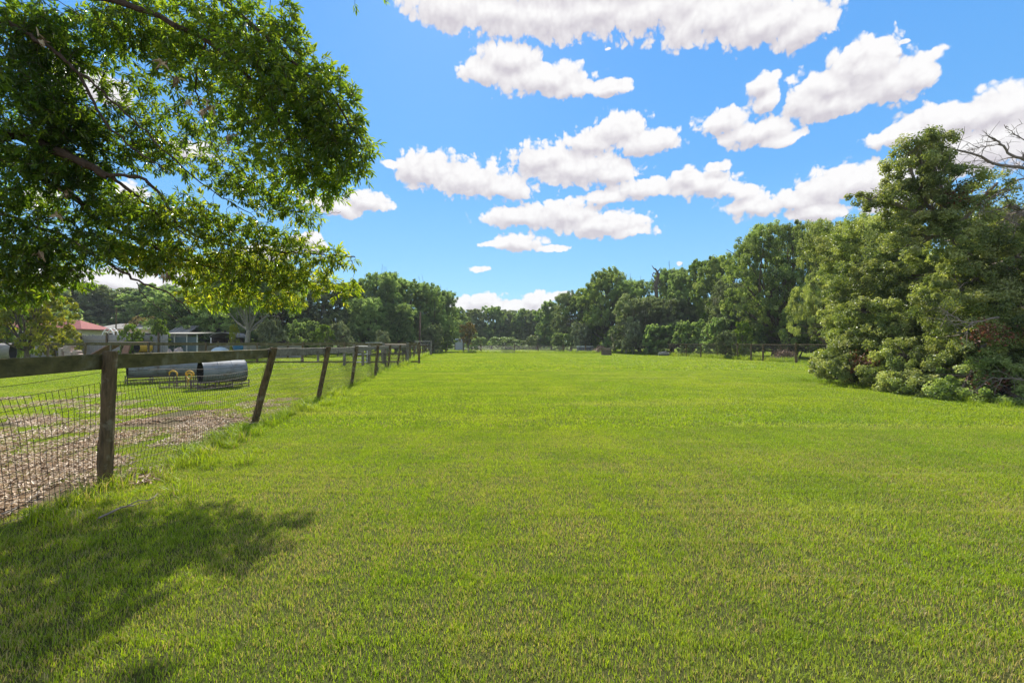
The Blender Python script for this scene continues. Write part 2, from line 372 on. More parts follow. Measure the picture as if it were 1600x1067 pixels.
M_yellow = m_leaf("yellow_green_leaves", [(0, (0.12, 0.17, 0.015)), (0.6, (0.30, 0.33, 0.03)), (1, (0.50, 0.40, 0.06))], (1.4, 1.3, 0.5), 0.4, 1.5)
M_bright = m_leaf("bright_green_leaves", [(0, (0.07, 0.14, 0.015)), (0.6, (0.17, 0.26, 0.03)), (1, (0.30, 0.36, 0.07))], (1.3, 1.3, 0.5), 0.4, 1.0)
M_pale = m_leaf("pale_dusty_leaves", [(0, (0.12, 0.15, 0.07)), (0.6, (0.27, 0.31, 0.17)), (1, (0.45, 0.46, 0.30))], (1, 1, .6), 0.3, 1.0)
M_russet = m_leaf("dead_russet_leaves", [(0, (0.07, 0.025, 0.015)), (0.6, (0.17, 0.065, 0.035)), (1, (0.30, 0.14, 0.08))], (1, .8, .6), 0.25, 1.0)
M_autumn = m_leaf("orange_tinged_leaves", [(0, (0.10, 0.11, 0.03)), (0.6, (0.24, 0.21, 0.07)), (1, (0.42, 0.27, 0.12))], (1.1, 1, .5), 0.35, 1.0)
M_moss = m_leaf("spanish_moss", [(0, (0.13, 0.13, 0.09)), (1, (0.34, 0.33, 0.24))], (1, 1, .8), 0.3, 1.0)
M_bark = m_plain("oak_bark", (0.17, 0.135, 0.105), 0.9, var=0.55, scale=14, sc3=(1, 1, 0.3), bump=0.8, spec=0.2)
M_bark_pale = m_plain("pale_bark", (0.40, 0.37, 0.32), 0.85, var=0.35, scale=10, bump=0.5, spec=0.2)
M_twig = m_plain("twig_bark", (0.105, 0.070, 0.050), 0.85, var=0.4, scale=20, spec=0.25)
M_deadwood = m_plain("bare_dead_wood", (0.30, 0.25, 0.21), 0.85, var=0.4, scale=16, spec=0.2)
M_wood_dark = m_plain("mossy_dark_wood", (0.16, 0.135, 0.055), 0.85, scale=9, sc3=(3, 0.7, 1.5), bump=0.5, spec=0.2, col2=(0.055, 0.050, 0.022), dirt=4, dirtc=(0.22, 0.20, 0.13))
M_wood_mid = m_plain("weathered_grey_wood", (0.27, 0.24, 0.20), 0.85, scale=10, sc3=(3, 0.7, 2), bump=0.5, spec=0.2, col2=(0.12, 0.105, 0.08), dirt=5, dirtc=(0.08, 0.07, 0.045))
M_post = m_plain("brown_post_wood", (0.18, 0.122, 0.062), 0.85, scale=16, sc3=(2.5, 2.5, 0.4), bump=0.8, spec=0.2, col2=(0.050, 0.038, 0.020), dirt=9, dirtc=(0.24, 0.21, 0.14))
M_board = m_plain("silver_grey_boards", (0.40, 0.39, 0.38), 0.85, scale=6, sc3=(6, 6, 0.5), spec=0.2, col2=(0.24, 0.235, 0.235))
M_wire = m_plain("rusty_wire", (0.085, 0.068, 0.052), 0.75, spec=0.3, scale=30)
M_wire_grey = m_plain("galvanised_wire", (0.35, 0.34, 0.33), 0.45, metal=0.6, scale=30)
M_galv = m_plain("dull_galvanised_steel", (0.26, 0.27, 0.28), 0.75, metal=0.1, scale=4, col2=(0.17, 0.18, 0.19), dirt=3, dirtc=(0.12, 0.09, 0.06))
M_darkinside = m_plain("dark_drum_inside", (0.02, 0.018, 0.016), 0.8, scale=6)  # one near-black tone for the insides of drums, pipe and barrel
M_frame = m_plain("rusty_steel_bar", (0.16, 0.12, 0.09), 0.6, metal=0.3, scale=12)
M_yellowpaint = m_plain("yellow_paint", (0.72, 0.42, 0.03), 0.5, scale=12, var=0.3)
M_redroof = m_plain("red_metal_roof", (0.32, 0.12, 0.11), 0.85, spec=0.1, scale=1.5, var=0.2)
M_paleroof = m_plain("pale_grey_roof", (0.37, 0.35, 0.32), 0.85, spec=0.1, scale=1.5, var=0.15)
M_greyroof = m_plain("grey_shingle_roof", (0.28, 0.27, 0.26), 0.9, spec=0.1, scale=4, var=0.25)
M_cream = m_plain("cream_wall", (0.62, 0.56, 0.44), 0.8, scale=2, var=0.12)
M_white = m_plain("white_painted_metal", (0.74, 0.74, 0.73), 0.6, scale=3, var=0.1)
M_bluegrey = m_plain("blue_grey_panel", (0.16, 0.23, 0.25), 0.5, scale=3, var=0.3)
M_glass = m_plain("dark_window", (0.03, 0.035, 0.04), 0.15, scale=3)
M_shadehole = m_plain("shade_and_door_brown", (0.05, 0.03, 0.022), 0.9, scale=3)  # shade inside the carport put into its wall colour; house doors share it
M_rampred = m_plain("faded_red_boards", (0.40, 0.21, 0.16), 0.8, scale=9, var=0.35)
M_pink = m_plain("pinkish_stone", (0.55, 0.43, 0.37), 0.85, scale=9, var=0.35)
M_concrete = m_plain("pale_concrete", (0.30, 0.28, 0.25), 0.85, scale=5, var=0.3)
M_blue = m_plain("blue_plastic", (0.03, 0.16, 0.28), 0.5, scale=5)
M_bluepale = m_plain("pale_grey_metal", (0.40, 0.43, 0.46), 0.7, scale=2, var=0.15)
M_navy = m_plain("navy_vinyl", (0.018, 0.035, 0.075), 0.5, scale=3)
M_lightblue = m_plain("pale_blue_plastic", (0.50, 0.62, 0.68), 0.5, scale=5, var=0.2)
M_mound = m_plain("brown_soil", (0.26, 0.17, 0.11), 0.95, scale=5, var=0.5, bump=0.8)
M_polewood = m_plain("brown_pole_wood", (0.30, 0.19, 0.13), 0.8, scale=5, var=0.3)

# ------------------------------------------------------------------ ground
rng = np.random.default_rng(7)
g = MB()
xs = np.concatenate([np.linspace(-900, -40, 24), np.linspace(-36, 36, 73), np.linspace(40, 900, 24)])
ys = np.concatenate([np.linspace(-300, -20, 10), np.linspace(-16, 60, 77), np.linspace(70, 1500, 24)])
gx, gy = np.meshgrid(xs, ys)
gz = 0.0 * gx
nx, ny = len(xs), len(ys)
i = (np.arange(ny - 1)[:, None] * nx + np.arange(nx - 1)[None]).ravel()
g.add(np.stack([gx, gy, gz], -1), np.stack([i, i + 1, i + nx + 1, i + nx], -1))
tag(g.build('ground', M_ground), None, None, kind='structure')

# ------------------------------------------------------------------ scattering (stuff)
def scatter(name, meshes, pts, rot_, scl, vid, label=None):
    srcs = []
    for m in meshes:
        srcs.append(bpy.data.objects.new(m.name, m))
    me = bpy.data.meshes.new(name); me.from_pydata([tuple(p) for p in pts], [], [])
    for nm, ty, val in (('rot', 'FLOAT', rot_), ('scl', 'FLOAT', scl), ('vid', 'INT', vid)):
        a = me.attributes.new(nm, ty, 'POINT'); a.data.foreach_set('value', np.asarray(val, np.float32 if ty == 'FLOAT' else np.int32))
    o = bpy.data.objects.new(name, me); COL.objects.link(o)
    ng = bpy.data.node_groups.new(name, 'GeometryNodeTree')
    ng.interface.new_socket('Geometry', in_out='INPUT', socket_type='NodeSocketGeometry')
    ng.interface.new_socket('Geometry', in_out='OUTPUT', socket_type='NodeSocketGeometry')
    a = N(ng, 'NodeGroupInput'); b = N(ng, 'NodeGroupOutput')
    iop = N(ng, 'GeometryNodeInstanceOnPoints'); jn = N(ng, 'GeometryNodeJoinGeometry')
    for s in reversed(srcs):        # the join puts the last link first
        oi = N(ng, 'GeometryNodeObjectInfo'); oi.inputs['Object'].default_value = s; oi.inputs['As Instance'].default_value = True
        LK(ng, oi.outputs['Geometry'], jn.inputs[0])
    def na(nm, ty):
        n = N(ng, 'GeometryNodeInputNamedAttribute', data_type=ty); n.inputs['Name'].default_value = nm; return n.outputs['Attribute']
    cx = N(ng, 'ShaderNodeCombineXYZ'); LK(ng, na('rot', 'FLOAT'), cx.inputs[2])
    LK(ng, a.outputs[0], iop.inputs['Points']); LK(ng, jn.outputs[0], iop.inputs['Instance'])
    iop.inputs['Pick Instance'].default_value = True
    LK(ng, na('vid', 'INT'), iop.inputs['Instance Index']); LK(ng, cx.outputs[0], iop.inputs['Rotation']); LK(ng, na('scl', 'FLOAT'), iop.inputs['Scale'])
    LK(ng, iop.outputs[0], b.inputs[0])
    md = o.modifiers.new('scatter', 'NODES'); md.node_group = ng
    tag(o, label, 'grass' if 'grass' in name else 'leaves', kind='stuff')
    return o
def grass_tile(name, size, n, w, h0, h1, lean, seed, mat=None):
    r = np.random.default_rng(seed); mb = MB()
    x = r.uniform(-size * .535, size * .535, n); y = r.uniform(-size * .535, size * .535, n)
    k = int(n / 26) + 1; cxs = r.uniform(-size * .53, size * .53, (k, 2)); ci = r.integers(0, k, n); t = r.random(n) < 0.35   # tufts
    x = np.where(t, cxs[ci, 0] + r.normal(0, 0.016 + size * .008, n), x); y = np.where(t, cxs[ci, 1] + r.normal(0, 0.016 + size * .008, n), y)
    h = r.uniform(h0, h1, n) * (1 + 0.25 * np.sin(ci)); a = r.uniform(0, 2 * math.pi, n); ln = r.uniform(0.1, lean, n) * h
    wa = a + math.pi / 2 + r.normal(0, .5, n); ww = w * r.uniform(.6, 1.3, n)
    B = np.stack([x, y, np.zeros(n)], -1); sd = np.stack([np.cos(wa), np.sin(wa), 0 * wa], -1) * ww[:, None] / 2
    dd = np.stack([np.cos(a), np.sin(a), 0 * a], -1) * ln[:, None]; up = np.array([0, 0, 1.0])
    m_ = B + dd * .35 + up * (h * .6)[:, None]; tp = B + dd + up * (h * .95)[:, None]
    v = np.stack([B - sd, B + sd, m_ + sd * .8, m_ - sd * .8, tp], 1)
    i = np.arange(n)[:, None] * 5; rr = np.repeat(r.random(n), 5)
    mb.v.append(v.reshape(-1, 3)); mb.r.append(rr); mb.f += [i + np.array([0, 1, 2, 3]), i + np.array([3, 2, 4])]; mb.n += n * 5
    return mb.mesh(name, mat or M_grass)
def litter_tile(name, size, n, seed):
    r = np.random.default_rng(seed); mb = MB()
    C = np.stack([r.uniform(-size / 2, size / 2, n), r.uniform(-size / 2, size / 2, n), r.uniform(.004, .03, n)], -1)
    a = r.uniform(0, 2 * math.pi, n); D = np.stack([np.cos(a), np.sin(a), r.normal(0, .25, n)], -1)
    Nn = np.stack([r.normal(0, .35, n), r.normal(0, .35, n), np.ones(n)], -1)
    leaves(mb, C, D, Nn, r.uniform(.028, .062, n), r.uniform(.012, .024, n), r.random(n), oval=True, fold=0.3, droop=r.choice([-.2, .2]))
    return mb.mesh(name, M_litter)
def sd(x, y): return (x - FA[0]) * FN[0] + (y - FA[1]) * FN[1]
def along(x, y): return (x - FA[0]) * FD[0] + (y - FA[1]) * FD[1]
def grid(size, y0, y1, xk, xpad, jit=0.3):
    out = []
    for y in np.arange(y0 + size / 2, y1, size):
        hw = xk * (y + size) + xpad; n = int(hw / size) + 1
        for k in range(-n, n + 1): out.append((k * size + rng.uniform(-jit, jit) * size, y + rng.uniform(-jit, jit) * size))
    return np.array(out)
T_near = [grass_tile('grass_clump', 0.5, 4300, 0.0025, 0.010, 0.032, 0.95, 10 + k) for k in range(5)]
T_mid = [grass_tile('grass_patch', 1.0, 4600, 0.0075, 0.015, 0.042, 0.9, 20 + k) for k in range(4)]
T_far = [grass_tile('grass_swath', 3.0, 5000, 0.035, 0.022, 0.055, 0.9, 30 + k) for k in range(4)]
a = grid(0.5, 1.0, 7.0, 1.2, 0.7, 0.05); b = grid(1.0, 7.0, 22.0, 1.2, 1.0, 0.06); c = grid(3.0, 22.0, 100.0, 1.0, 3.0, 0.04)
sdv = sd(a[:, 0], a[:, 1]); keepa = (sdv > -0.1) | (rng.random(len(a)) < 0.75 * np.clip((along(a[:, 0], a[:, 1]) + 1) / 2, .4, 1))
sdb = sd(b[:, 0], b[:, 1]); alb = along(b[:, 0], b[:, 1]); keepb = (sdb > 0) | (rng.random(len(b)) < np.clip((alb - 1) / 5, 0.5, 1))
a = a[keepa]; b = b[keepb]; c = c[c[:, 0] < 60]
pts = np.concatenate([np.c_[a, np.zeros(len(a))], np.c_[b, np.zeros(len(b))], np.c_[c, np.zeros(len(c))]])
vid = np.concatenate([rng.integers(0, 5, len(a)), 5 + rng.integers(0, 4, len(b)), 9 + rng.integers(0, 4, len(c))])
scatter('lawn_grass', (T_near + T_mid + T_far), pts, rng.integers(0, 4, len(pts)) * math.pi / 2 + rng.normal(0, .04, len(pts)), rng.uniform(1.0, 1.12, len(pts)), vid,
        'short mown green lawn grass covering the whole field')
T_lit = [litter_tile('leaf_litter_patch', 0.6, 560, 50 + k) for k in range(5)]
lp = []
for y in np.arange(1.0, 19, 0.5):
    for x in np.arange(-1.2 * y - 2, -2.0, 0.5):
        d = sd(x, y); al = along(x, y)
        dens = 0.85 if al < 2.0 else max(0.0, .85 - (al - 2.0) / 7.5)
        dens *= 0.5 + 0.7 * (math.sin(x * 1.3 + y * .7) * math.sin(y * 1.1 - x * .5) * .5 + .5)
        if d < (-.05 if al > 0 else -.3) and rng.random() < dens: lp.append((x + rng.uniform(-.2, .2), y + rng.uniform(-.2, .2), 0.0))
        if al < 1.5 and d < -0.4: lp.append((x + rng.uniform(-.2, .2), y + rng.uniform(-.2, .2), 0.006))
lp = np.array(lp)
scatter('leaf_litter', T_lit, lp, rng.uniform(0, 6.28, len(lp)), rng.uniform(.9, 1.15, len(lp)), rng.integers(0, 5, len(lp)),
        'tan dead oak leaves littering the ground behind the near fence')
# taller weeds along the fence foot, and thin litter leaves in the lawn edge
T_weed = [grass_tile('weed_tuft', 0.22, 90, 0.007, 0.07, 0.20, 1.1, 70 + k) for k in range(5)]
wp = []
for s in np.arange(-5, 60, 0.16):
    q = FA + FD * s; dn = 1.0 if s > 2.2 else 0.55
    if rng.random() < (dn * 0.45 if s > 2 else 0.12):
        wp.append((*(q + FN * rng.normal(0.06, 0.11)), 0.0))
for _ in range(150):
    s = rng.uniform(2.2, 9) if rng.random() < .6 else rng.uniform(-2.5, 2.0); q = FA + FD * s + FN * abs(rng.normal(0.05, .25 if s > 2 else .4)); wp.append((*q, 0.0))
for px, py, k in ((352, 690, 20), (310, 712, 22), (505, 628, 8)):
    for _ in range(k): q = G(px + rng.normal(0, 14), py + rng.normal(0, 6)); wp.append(tuple(q))
for _ in range(160):      # rough grass at the foot of the fallen oak
    y = rng.uniform(8, 16); wp.append((11.0 + rng.normal(-.3, .35) - (y > 12) * .2, y, 0))
for _ in range(500):      # unmown strip under the far and side fences
    t = rng.random(); q = G(720, 551.5) * (1 - t) + G(985, 552) * t if rng.random() < .4 else G(985, 552) * (1 - t) + G(1244, 567) * t
    wp.append((q[0] + rng.normal(0, .4), q[1] + rng.normal(0, .4), 0))
wp = np.array(wp)
far = np.clip(wp[:, 1] / 14, 1, 2.6)
scatter('weed_grass', T_weed, wp, rng.uniform(0, 6.28, len(wp)), rng.uniform(.35, .95, len(wp)) * far, rng.integers(0, 5, len(wp)),
        'taller unmown grass and weeds along the fence foot')

# fallen sticks near the first post
for k, (pxa, pya, pxb, pyb, lab) in enumerate(((155, 815, 245, 778, 'thin pale stick lying in the shade just below the first fence post'),
                                  (5, 812, 60, 775, 'pale crooked stick lying on the dead leaves at the far left'),
                                  (238, 662, 292, 661, 'long dark twig lying on the litter between the first two posts'))):
    A_, B_ = G(pxa, pya), G(pxb, pyb); mb = MB(); t = np.linspace(0, 1, 9)[:, None]
    pp = A_ * (1 - t) + B_ * t; pp[:, 2] = 0.03 + 0.02 * np.sin(t[:, 0] * 7 + k); pp[:, 0] += 0.03 * np.sin(t[:, 0] * 9)
    org = pp[0].copy()
    mb.tube(pp, np.linspace(.009, .004, 9), 5)
    mb.tube(np.array([pp[4], pp[4] + (0.06, 0.05, .03), pp[4] + (0.14, .09, .02)]), [.005, .004, .002], 4)
    tag(mb.build('fallen_stick', M_deadwood if k != 2 else M_twig, origin=org), lab, 'stick', 'fallen sticks')

# ------------------------------------------------------------------ near paddock fence
def wood_grain_board(mb, p0, p1, h, t, sag=0.0, r=0.5, seed=0):
    """a long board between two points (top edge at z), slightly bent and rough"""
    rr = np.random.default_rng(seed); n = 9; u = np.linspace(0, 1, n)[:, None]
    c = np.asarray(p0) * (1 - u) + np.asarray(p1) * u
    c[:, 2] -= sag * np.sin(u[:, 0] * math.pi) + rr.normal(0, .002, n)
    d = unit(np.asarray(p1, float) - np.asarray(p0, float)); sdv = unit(np.cross(d, [0, 0, 1.0]))
    b = 0.006
    prof = [(-t / 2, -h), (t / 2, -h), (t / 2, -b), (t / 2 - b, 0), (-t / 2 + b, 0), (-t / 2, -b)]
    v = np.array([[c[i] + sdv * a + np.array([0, 0, z + (rr.normal(0, .0015) if abs(z) > .01 else 0)]) for a, z in prof] for i in range(n)])
    k = len(prof); i = np.arange(n - 1)[:, None] * k; j = np.arange(k)[None]
    base = mb.n
    mb.add(v.reshape(-1, 3), np.stack([i + j, i + (j + 1) % k, i + k + (j + 1) % k, i + k + j], -1).reshape(-1, 4), r)
    mb.f.append(np.array([list(range(k))[::-1], [(n - 1) * k + q for q in range(k)]]) + base)

obs = [(165, 762), (398, 662), (497, 627), (549, 603), (586, 588), (606, 577.5), (621, 573), (635, 568)]
posts = [FA - FD * 3.6] + [G(*q)[:2] for q in obs]
s_last = along(*posts[-1])
stp = [s_last + 3.35 * k for k in range(1, 60)]
posts += [FA + FD * q for q in stp if q < np.linalg.norm(FB - FA) + .5]
lean = [0.02, 0.035, 0.262, 0.200, 0.150, 0.10, 0.11, 0.14, 0.12, 0.02, 0.0, 0.03, 0.05]
fence = empty('paddock_fence', 'long post and wire fence with one top board running from near left into the distance', 'fence', (*FA, 0))
def fo(v): return np.asarray(v, float) - np.array([FA[0], FA[1], 0])
rp = np.random.default_rng(5)
tops = []
for k, q in enumerate(posts):
    ln = lean[k] if k < len(lean) else rp.normal(0.03, 0.03)
    H = 1.232 + rp.normal(0, 0.010); w = 0.053
    mb = MB(); n = 7; u = np.linspace(-0.12, 1, n)[:, None]
    top = np.array([q[0] + ln * H, q[1] + rp.normal(0, .015), H]); tops.append(top)
    c = np.array([q[0], q[1], 0]) * (1 - u) + top * u
    c[:, :2] += rp.normal(0, .004, (n, 2))
    mb.tube(np.vstack([c, c[-1] + [0, 0, .008]]), np.append(w * rp.uniform(.94, 1.06, n), w * .8), 10)
    mb.v[-1] = mb.v[-1] - np.array([FA[0], FA[1], 0])
    mb.build('post', M_post, fence, smooth=False)
for k in range(len(posts) - 1):
    a_, b_ = tops[k].copy(), tops[k + 1].copy()
    za, zb = -0.02, -0.02
    off = -np.array([FN[0], FN[1], 0]) * 0.088       # boards nailed on the yard side
    a_ = a_ + off; b_ = b_ + off; a_[2] += za; b_[2] += zb
    d = unit(b_ - a_); a_ = a_ - d * 0.03; b_ = b_ - d * 0.034
    if k == 2: a_[2] += .012; b_[2] += .004
    mb = MB(); wood_grain_board(mb, fo(a_), fo(b_), 0.138, 0.034, 0.012 * rp.random(), seed=k)
    mb.build('top_board', M_wood_dark if k < 2 else M_wood_mid, fence)
# welded wire mesh: one panel per bay
def mesh_bay(pa, pb, ha, hb, k, cell, nz, fence_o, mat, rad):
    L = np.linalg.norm(pb - pa); d = (pb - pa) / L; r = np.random.default_rng(100 + k); mb = MB()
    nv = max(2, int(L / cell)); zs = np.linspace(0.02, 1.0, nz)
    off = -FN * 0.066 if fence_o else np.zeros(2)
    ph = r.uniform(0, 6.28, 6); am = r.uniform(.010, .030, 6)
    def pos(s, z):      # s metres along, z 0..1 height fraction
        t = s / L; H = ha * (1 - t) + hb * t
        mid = math.sin(math.pi * min(max(t, 0), 1))
        zz = z * H * (1 - 0.045 * mid * (1 if k % 2 else .6)) + am[0] * math.sin(s * 2.1 + ph[0]) * z
        ss = s - (0.20 * z * z if k < 2 else 0.05 * z) * mid + am[1] * math.sin(z * 9 + s * 1.3 + ph[1]) * .6
        side = am[2] * math.sin(s * 1.7 + z * 4 + ph[2]) * mid * 2.2
        p = pa + d * ss + FN * side + off + (tops_lean[k] * (1 - t) + tops_lean[k + 1] * t) * z * H * np.array([1, 0])
        return (p[0], p[1], zz)
    for i_ in range(nv + 1):
        s = L * i_ / nv
        mb.tube([pos(s, z) for z in zs[::2]], rad, 3, cap=False)
    for z in zs:
        mb.tube([pos(s, z) for s in np.linspace(0, L, 14 if L < 6 else 24)], rad * 1.1, 3, cap=False)
    if k < 3:
        for i_ in range(0, nv + 1):
            s = L * i_ / nv
            for z in zs:
                q = np.array(pos(s, z)); e = .0042
                mb.add(q + np.array([(e, 0, 0), (-e, 0, 0), (0, e, 0), (0, -e, 0), (0, 0, e), (0, 0, -e)]),
                       [(0, 2, 4), (2, 1, 4), (1, 3, 4), (3, 0, 4), (2, 0, 5), (1, 2, 5), (3, 1, 5), (0, 3, 5)])
    mb.v = [v - np.array([FA[0], FA[1], 0]) for v in mb.v]
    mb.build('wire_mesh', mat, fence)
tops_lean = [(tops[k][0] - posts[k][0]) / tops[k][2] for k in range(len(posts))]
for k in range(0, 24):
    mesh_bay(posts[k], posts[k + 1], 1.035, 1.035, k, 0.052 if k < 8 else 0.09, 12, True, M_wire, 0.0021 if k < 8 else 0.002)

# ------------------------------------------------------------------ generic fences farther off
def post_fence(name, label, A, B, posts_s, H, board=None, rails=(), pw=0.05, mesh_h=0, mat_p=None, mat_b=None, seed=1, cat='fence', parent_mesh_mat=None, tall=None):
    A = np.asarray(A, float)[:2]; B = np.asarray(B, float)[:2]; L = np.linalg.norm(B - A); d = (B - A) / L; nrm = np.array([-d[1], d[0]])
    e = empty(name, label, cat, (A[0], A[1], 0)); r = np.random.default_rng(seed)
    for i_, s in enumerate(posts_s):
        q = d * s; mb = MB(); hh = H + r.normal(.02, .03) + (tall or {}).get(i_, 0)
        mb.tube(np.array([[q[0], q[1], -.1], [q[0] + r.normal(0, .02), q[1], hh]]), [pw, pw * .93], 8)
        mb.build('post', mat_p or M_post, e)
    for (zt, h, t) in rails:
        for j, (s0, s1) in enumerate(zip(posts_s[:-1], posts_s[1:])):
            mb = MB(); a0 = np.array([*(d * s0 + nrm * (pw + t / 2 + .004)), zt + r.normal(0, .012)]); b0 = np.array([*(d * (s1 - .006) + nrm * (pw + t / 2 + .004)), zt + r.normal(0, .012)])
            wood_grain_board(mb, a0, b0, h, t, .01, seed=seed * 50 + j)
            mb.build('rail', mat_b or M_wood_mid, e)
    if mesh_h:
        mb = MB()
        for z in np.linspace(.05, mesh_h, 9): mb.tube(np.array([[*(d * 0), z], [*(d * L / 2), z - .01], [*(d * L), z]]), .004, 3, cap=False)
        for s in np.arange(0, L, .2): mb.tube(np.array([[*(d * s), .03], [*(d * s), mesh_h]]), .0028, 3, cap=False)
        mb.build('wire_mesh', parent_mesh_mat or M_wire_grey, e)
    return e
# inner rail fence across the neighbour's yard, top board about eye height
def onY(px, y): return np.array([(px - 800) / FP * y, y])
YI = 30.0
pxs = [-130, -50, 17, 75, 132, 232, 322, 402, 473, 538, 601, 655]
A = onY(pxs[0], YI); ss = [(onY(p_, YI)[0] - A[0]) for p_ in pxs]
post_fence('yard_fence', 'brown wooden rail fence crossing the neighbour yard behind the steel drums', A, onY(pxs[-1], YI), ss, 1.36,
           rails=((1.38, .19, .035), (0.16, .10, .03)), pw=.07, mat_p=M_post, mat_b=M_wood_dark, seed=3)
# side fence on the right and the far fence of the field
sf = [(984, 552), (1009, 552.5), (1047, 554), (1072, 556.2), (1095, 558.8), (1121, 561), (1152, 563), (1173, 564.5), (1192, 566), (1244, 567.8)]
A2, B2 = G(984, 552.2)[:2], G(1244, 567.5)[:2]; L2 = np.linalg.norm(B2 - A2); d2_ = (B2 - A2) / L2
def s_of(px):      # distance along the side fence where a post shows at this column
    k = (px - 800) / FP; return float((k * A2[1] - A2[0]) / (d2_[0] - k * d2_[1]))
ss = [s_of(q) for q, _ in sf]
B2x = B2 + d2_ * 22
post_fence('side_fence', 'wire mesh fence with wooden posts and thin top rail along the right edge', A2, B2x, ss + [ss[-1] + 4.5 * k for k in (1, 2, 3, 4)], 1.25,
           rails=((1.27, .05, .03),), pw=.07, mesh_h=1.1, mat_p=M_post, mat_b=M_post, parent_mesh_mat=M_wire, seed=4, tall={9: .12, 6: .05})
A3, B3 = G(724, 551.3)[:2], G(984, 551.6)[:2]; L3 = np.linalg.norm(B3 - A3)
post_fence('end_fence', 'thin wire fence with a few slim dark posts closing the far end of the lawn', A3, B3,
           [0.0] + [L3 * (q - 724) / 260 for q in (752, 805, 842, 881, 916, 950)], 1.25, pw=.085, mesh_h=.95, mat_p=M_post, seed=5, tall={0: .75})

# board privacy fence in the neighbour's yard
def board_fence(name, label, px0, px1, y, H, seed, mat=M_board):
    A = onY(px0, y); e = empty(name, label, 'fence', (A[0], A[1], 0)); r = np.random.default_rng(seed)
    L = (px1 - px0) / FP * y; mb = MB()
    for s in np.arange(0, L, .155):
        hh = H + r.normal(0, .035); w = .142
        v = [(s, 0, 0), (s + w, 0, 0), (s + w, 0, hh - .05), (s + w * .75, 0, hh), (s + w * .25, 0, hh), (s, 0, hh - .05)]
        yo = r.normal(0, .006)
        vv = np.array([(a_, b_ + yo, c_) for a_, b_, c_ in v] + [(a_, b_ + yo + .02, c_) for a_, b_, c_ in v])
        base = mb.n; q = [(i_, (i_ + 1) % 6, 6 + (i_ + 1) % 6, 6 + i_) for i_ in range(6)]
        mb.add(vv, q, r.random()); mb.f.append(np.array([[0, 1, 2, 3, 4, 5], [11, 10, 9, 8, 7, 6]]) + base)
    mb.build('boards', mat, e)
    for z in (.45, H - .38):
        m2 = MB(); m2.box((L / 2, -.03, z), (L, .045, .10)); m2.build('cross_rail', M_paleroof if z > 1 else M_board, e)
    for s in np.arange(0.3, L, 2.1):
        m3 = MB(); m3.box((s, -.11, (H + .05) / 2 + .05), (.11, .11, H + .15 + r.normal(0, .06)), bev=.01); m3.build('post', M_post, e)
    return e
board_fence('board_fence', 'tall silver grey board fence with dark posts in front of the red roofed house', -160, 262, 37, 2.02, 8)
board_fence('board_fence', 'lower grey board fence continuing right of the garden shed, below the forked tree', 300, 470, 41, 1.35, 9)

# ------------------------------------------------------------------ houses and sheds beyond the yard
def gable_house(name, label, cat, px0, px1, y, depth, eave, ridge, wall_m, roof_m, hip=0.0, wins=(), doors=(), ov=.45, rz=0.0):
    x0, x1 = (px0 - 800) / FP * y, (px1 - 800) / FP * y; L = x1 - x0
    e = empty(name, label, cat, ((x0 + x1) / 2, y + depth / 2, 0), rz=rz)
    hx, hy = L / 2, depth / 2
    mb = MB(); mb.box((0, 0, eave / 2), (L, depth, eave))
    if not hip:      # gable triangles
        for s in (-1, 1):
            mb.add([(s * (hx - .003), -hy, eave), (s * (hx - .003), hy, eave), (s * (hx - .003), 0, ridge - .05)], [(0, 1, 2)])
    mb.build('wall', wall_m, e)
    mb = MB(); X, Y_ = hx + ov, hy + ov; ez = eave - .10 ; h = hip
    v = [(-X, -Y_, ez), (X, -Y_, ez), (X, Y_, ez), (-X, Y_, ez), (-X + h, 0, ridge), (X - h, 0, ridge)]
    v += [(a_, b_, c_ + .12) for a_, b_, c_ in v]
    f4 = [(6, 7, 11, 10), (8, 9, 10, 11), (0, 1, 7, 6), (1, 2, 8, 7), (2, 3, 9, 8), (3, 0, 6, 9), (1, 0, 4, 5), (3, 2, 5, 4)]
    mb.add(v, f4); mb.f.append(np.array([(7, 8, 11), (9, 6, 10), (2, 1, 5), (0, 3, 4)]) )
    for s in np.arange(-X + h + .3, X - h, .5):     # standing seams
        mb.box((s, -Y_ / 2, (ez + ridge) / 2 + .135), (.035, math.hypot(Y_, ridge - ez), .03), rx=math.atan2(ridge - ez, Y_))
    mb.build('roof', roof_m, e)
    for (u, z, w, hh) in wins:
        m2 = MB(); m2.box((u * L - hx, -hy - .03, z), (w, .06, hh)); fr = m2.build('window', M_glass, e)
        m3 = MB()
        for sx in (-1, 1): m3.box((u * L - hx + sx * (w / 2 + .035), -hy - .045, z), (.07, .09, hh + .14))
        for sz in (-1, 1): m3.box((u * L - hx, -hy - .048, z + sz * (hh / 2 + .035)), (w, .084, .07))
        m3.build('frame', M_white, fr)
    for (u, w, hh) in doors:
        m2 = MB(); m2.box((u * L - hx, -hy - .03, hh / 2), (w, .06, hh)); m2.build('door', M_shadehole, e)
    return e
gable_house('house', 'cream house with a long faded red metal roof behind the board fence', 'house', -20, 127, 50, 3.4, 2.9, 3.85, M_cream, M_redroof, hip=2.2,
            wins=((.15, 2.0, 1.4, 1.1), (.42, 2.0, 1.4, 1.1), (.86, 2.1, 1.2, 1.0)), doors=((.70, 1.1, 2.3),))
gable_house('house', 'long low cream house with a pale flat looking roof right of the red roofed one', 'house', 150, 264, 58, 5, 3.2, 3.85, M_cream, M_paleroof, hip=1.5,
            wins=((.2, 2.1, 1.3, 1.1), (.45, 2.1, 1.6, 1.1), (.75, 2.1, 1.3, 1.1)), doors=((.6, 1.0, 2.2),))
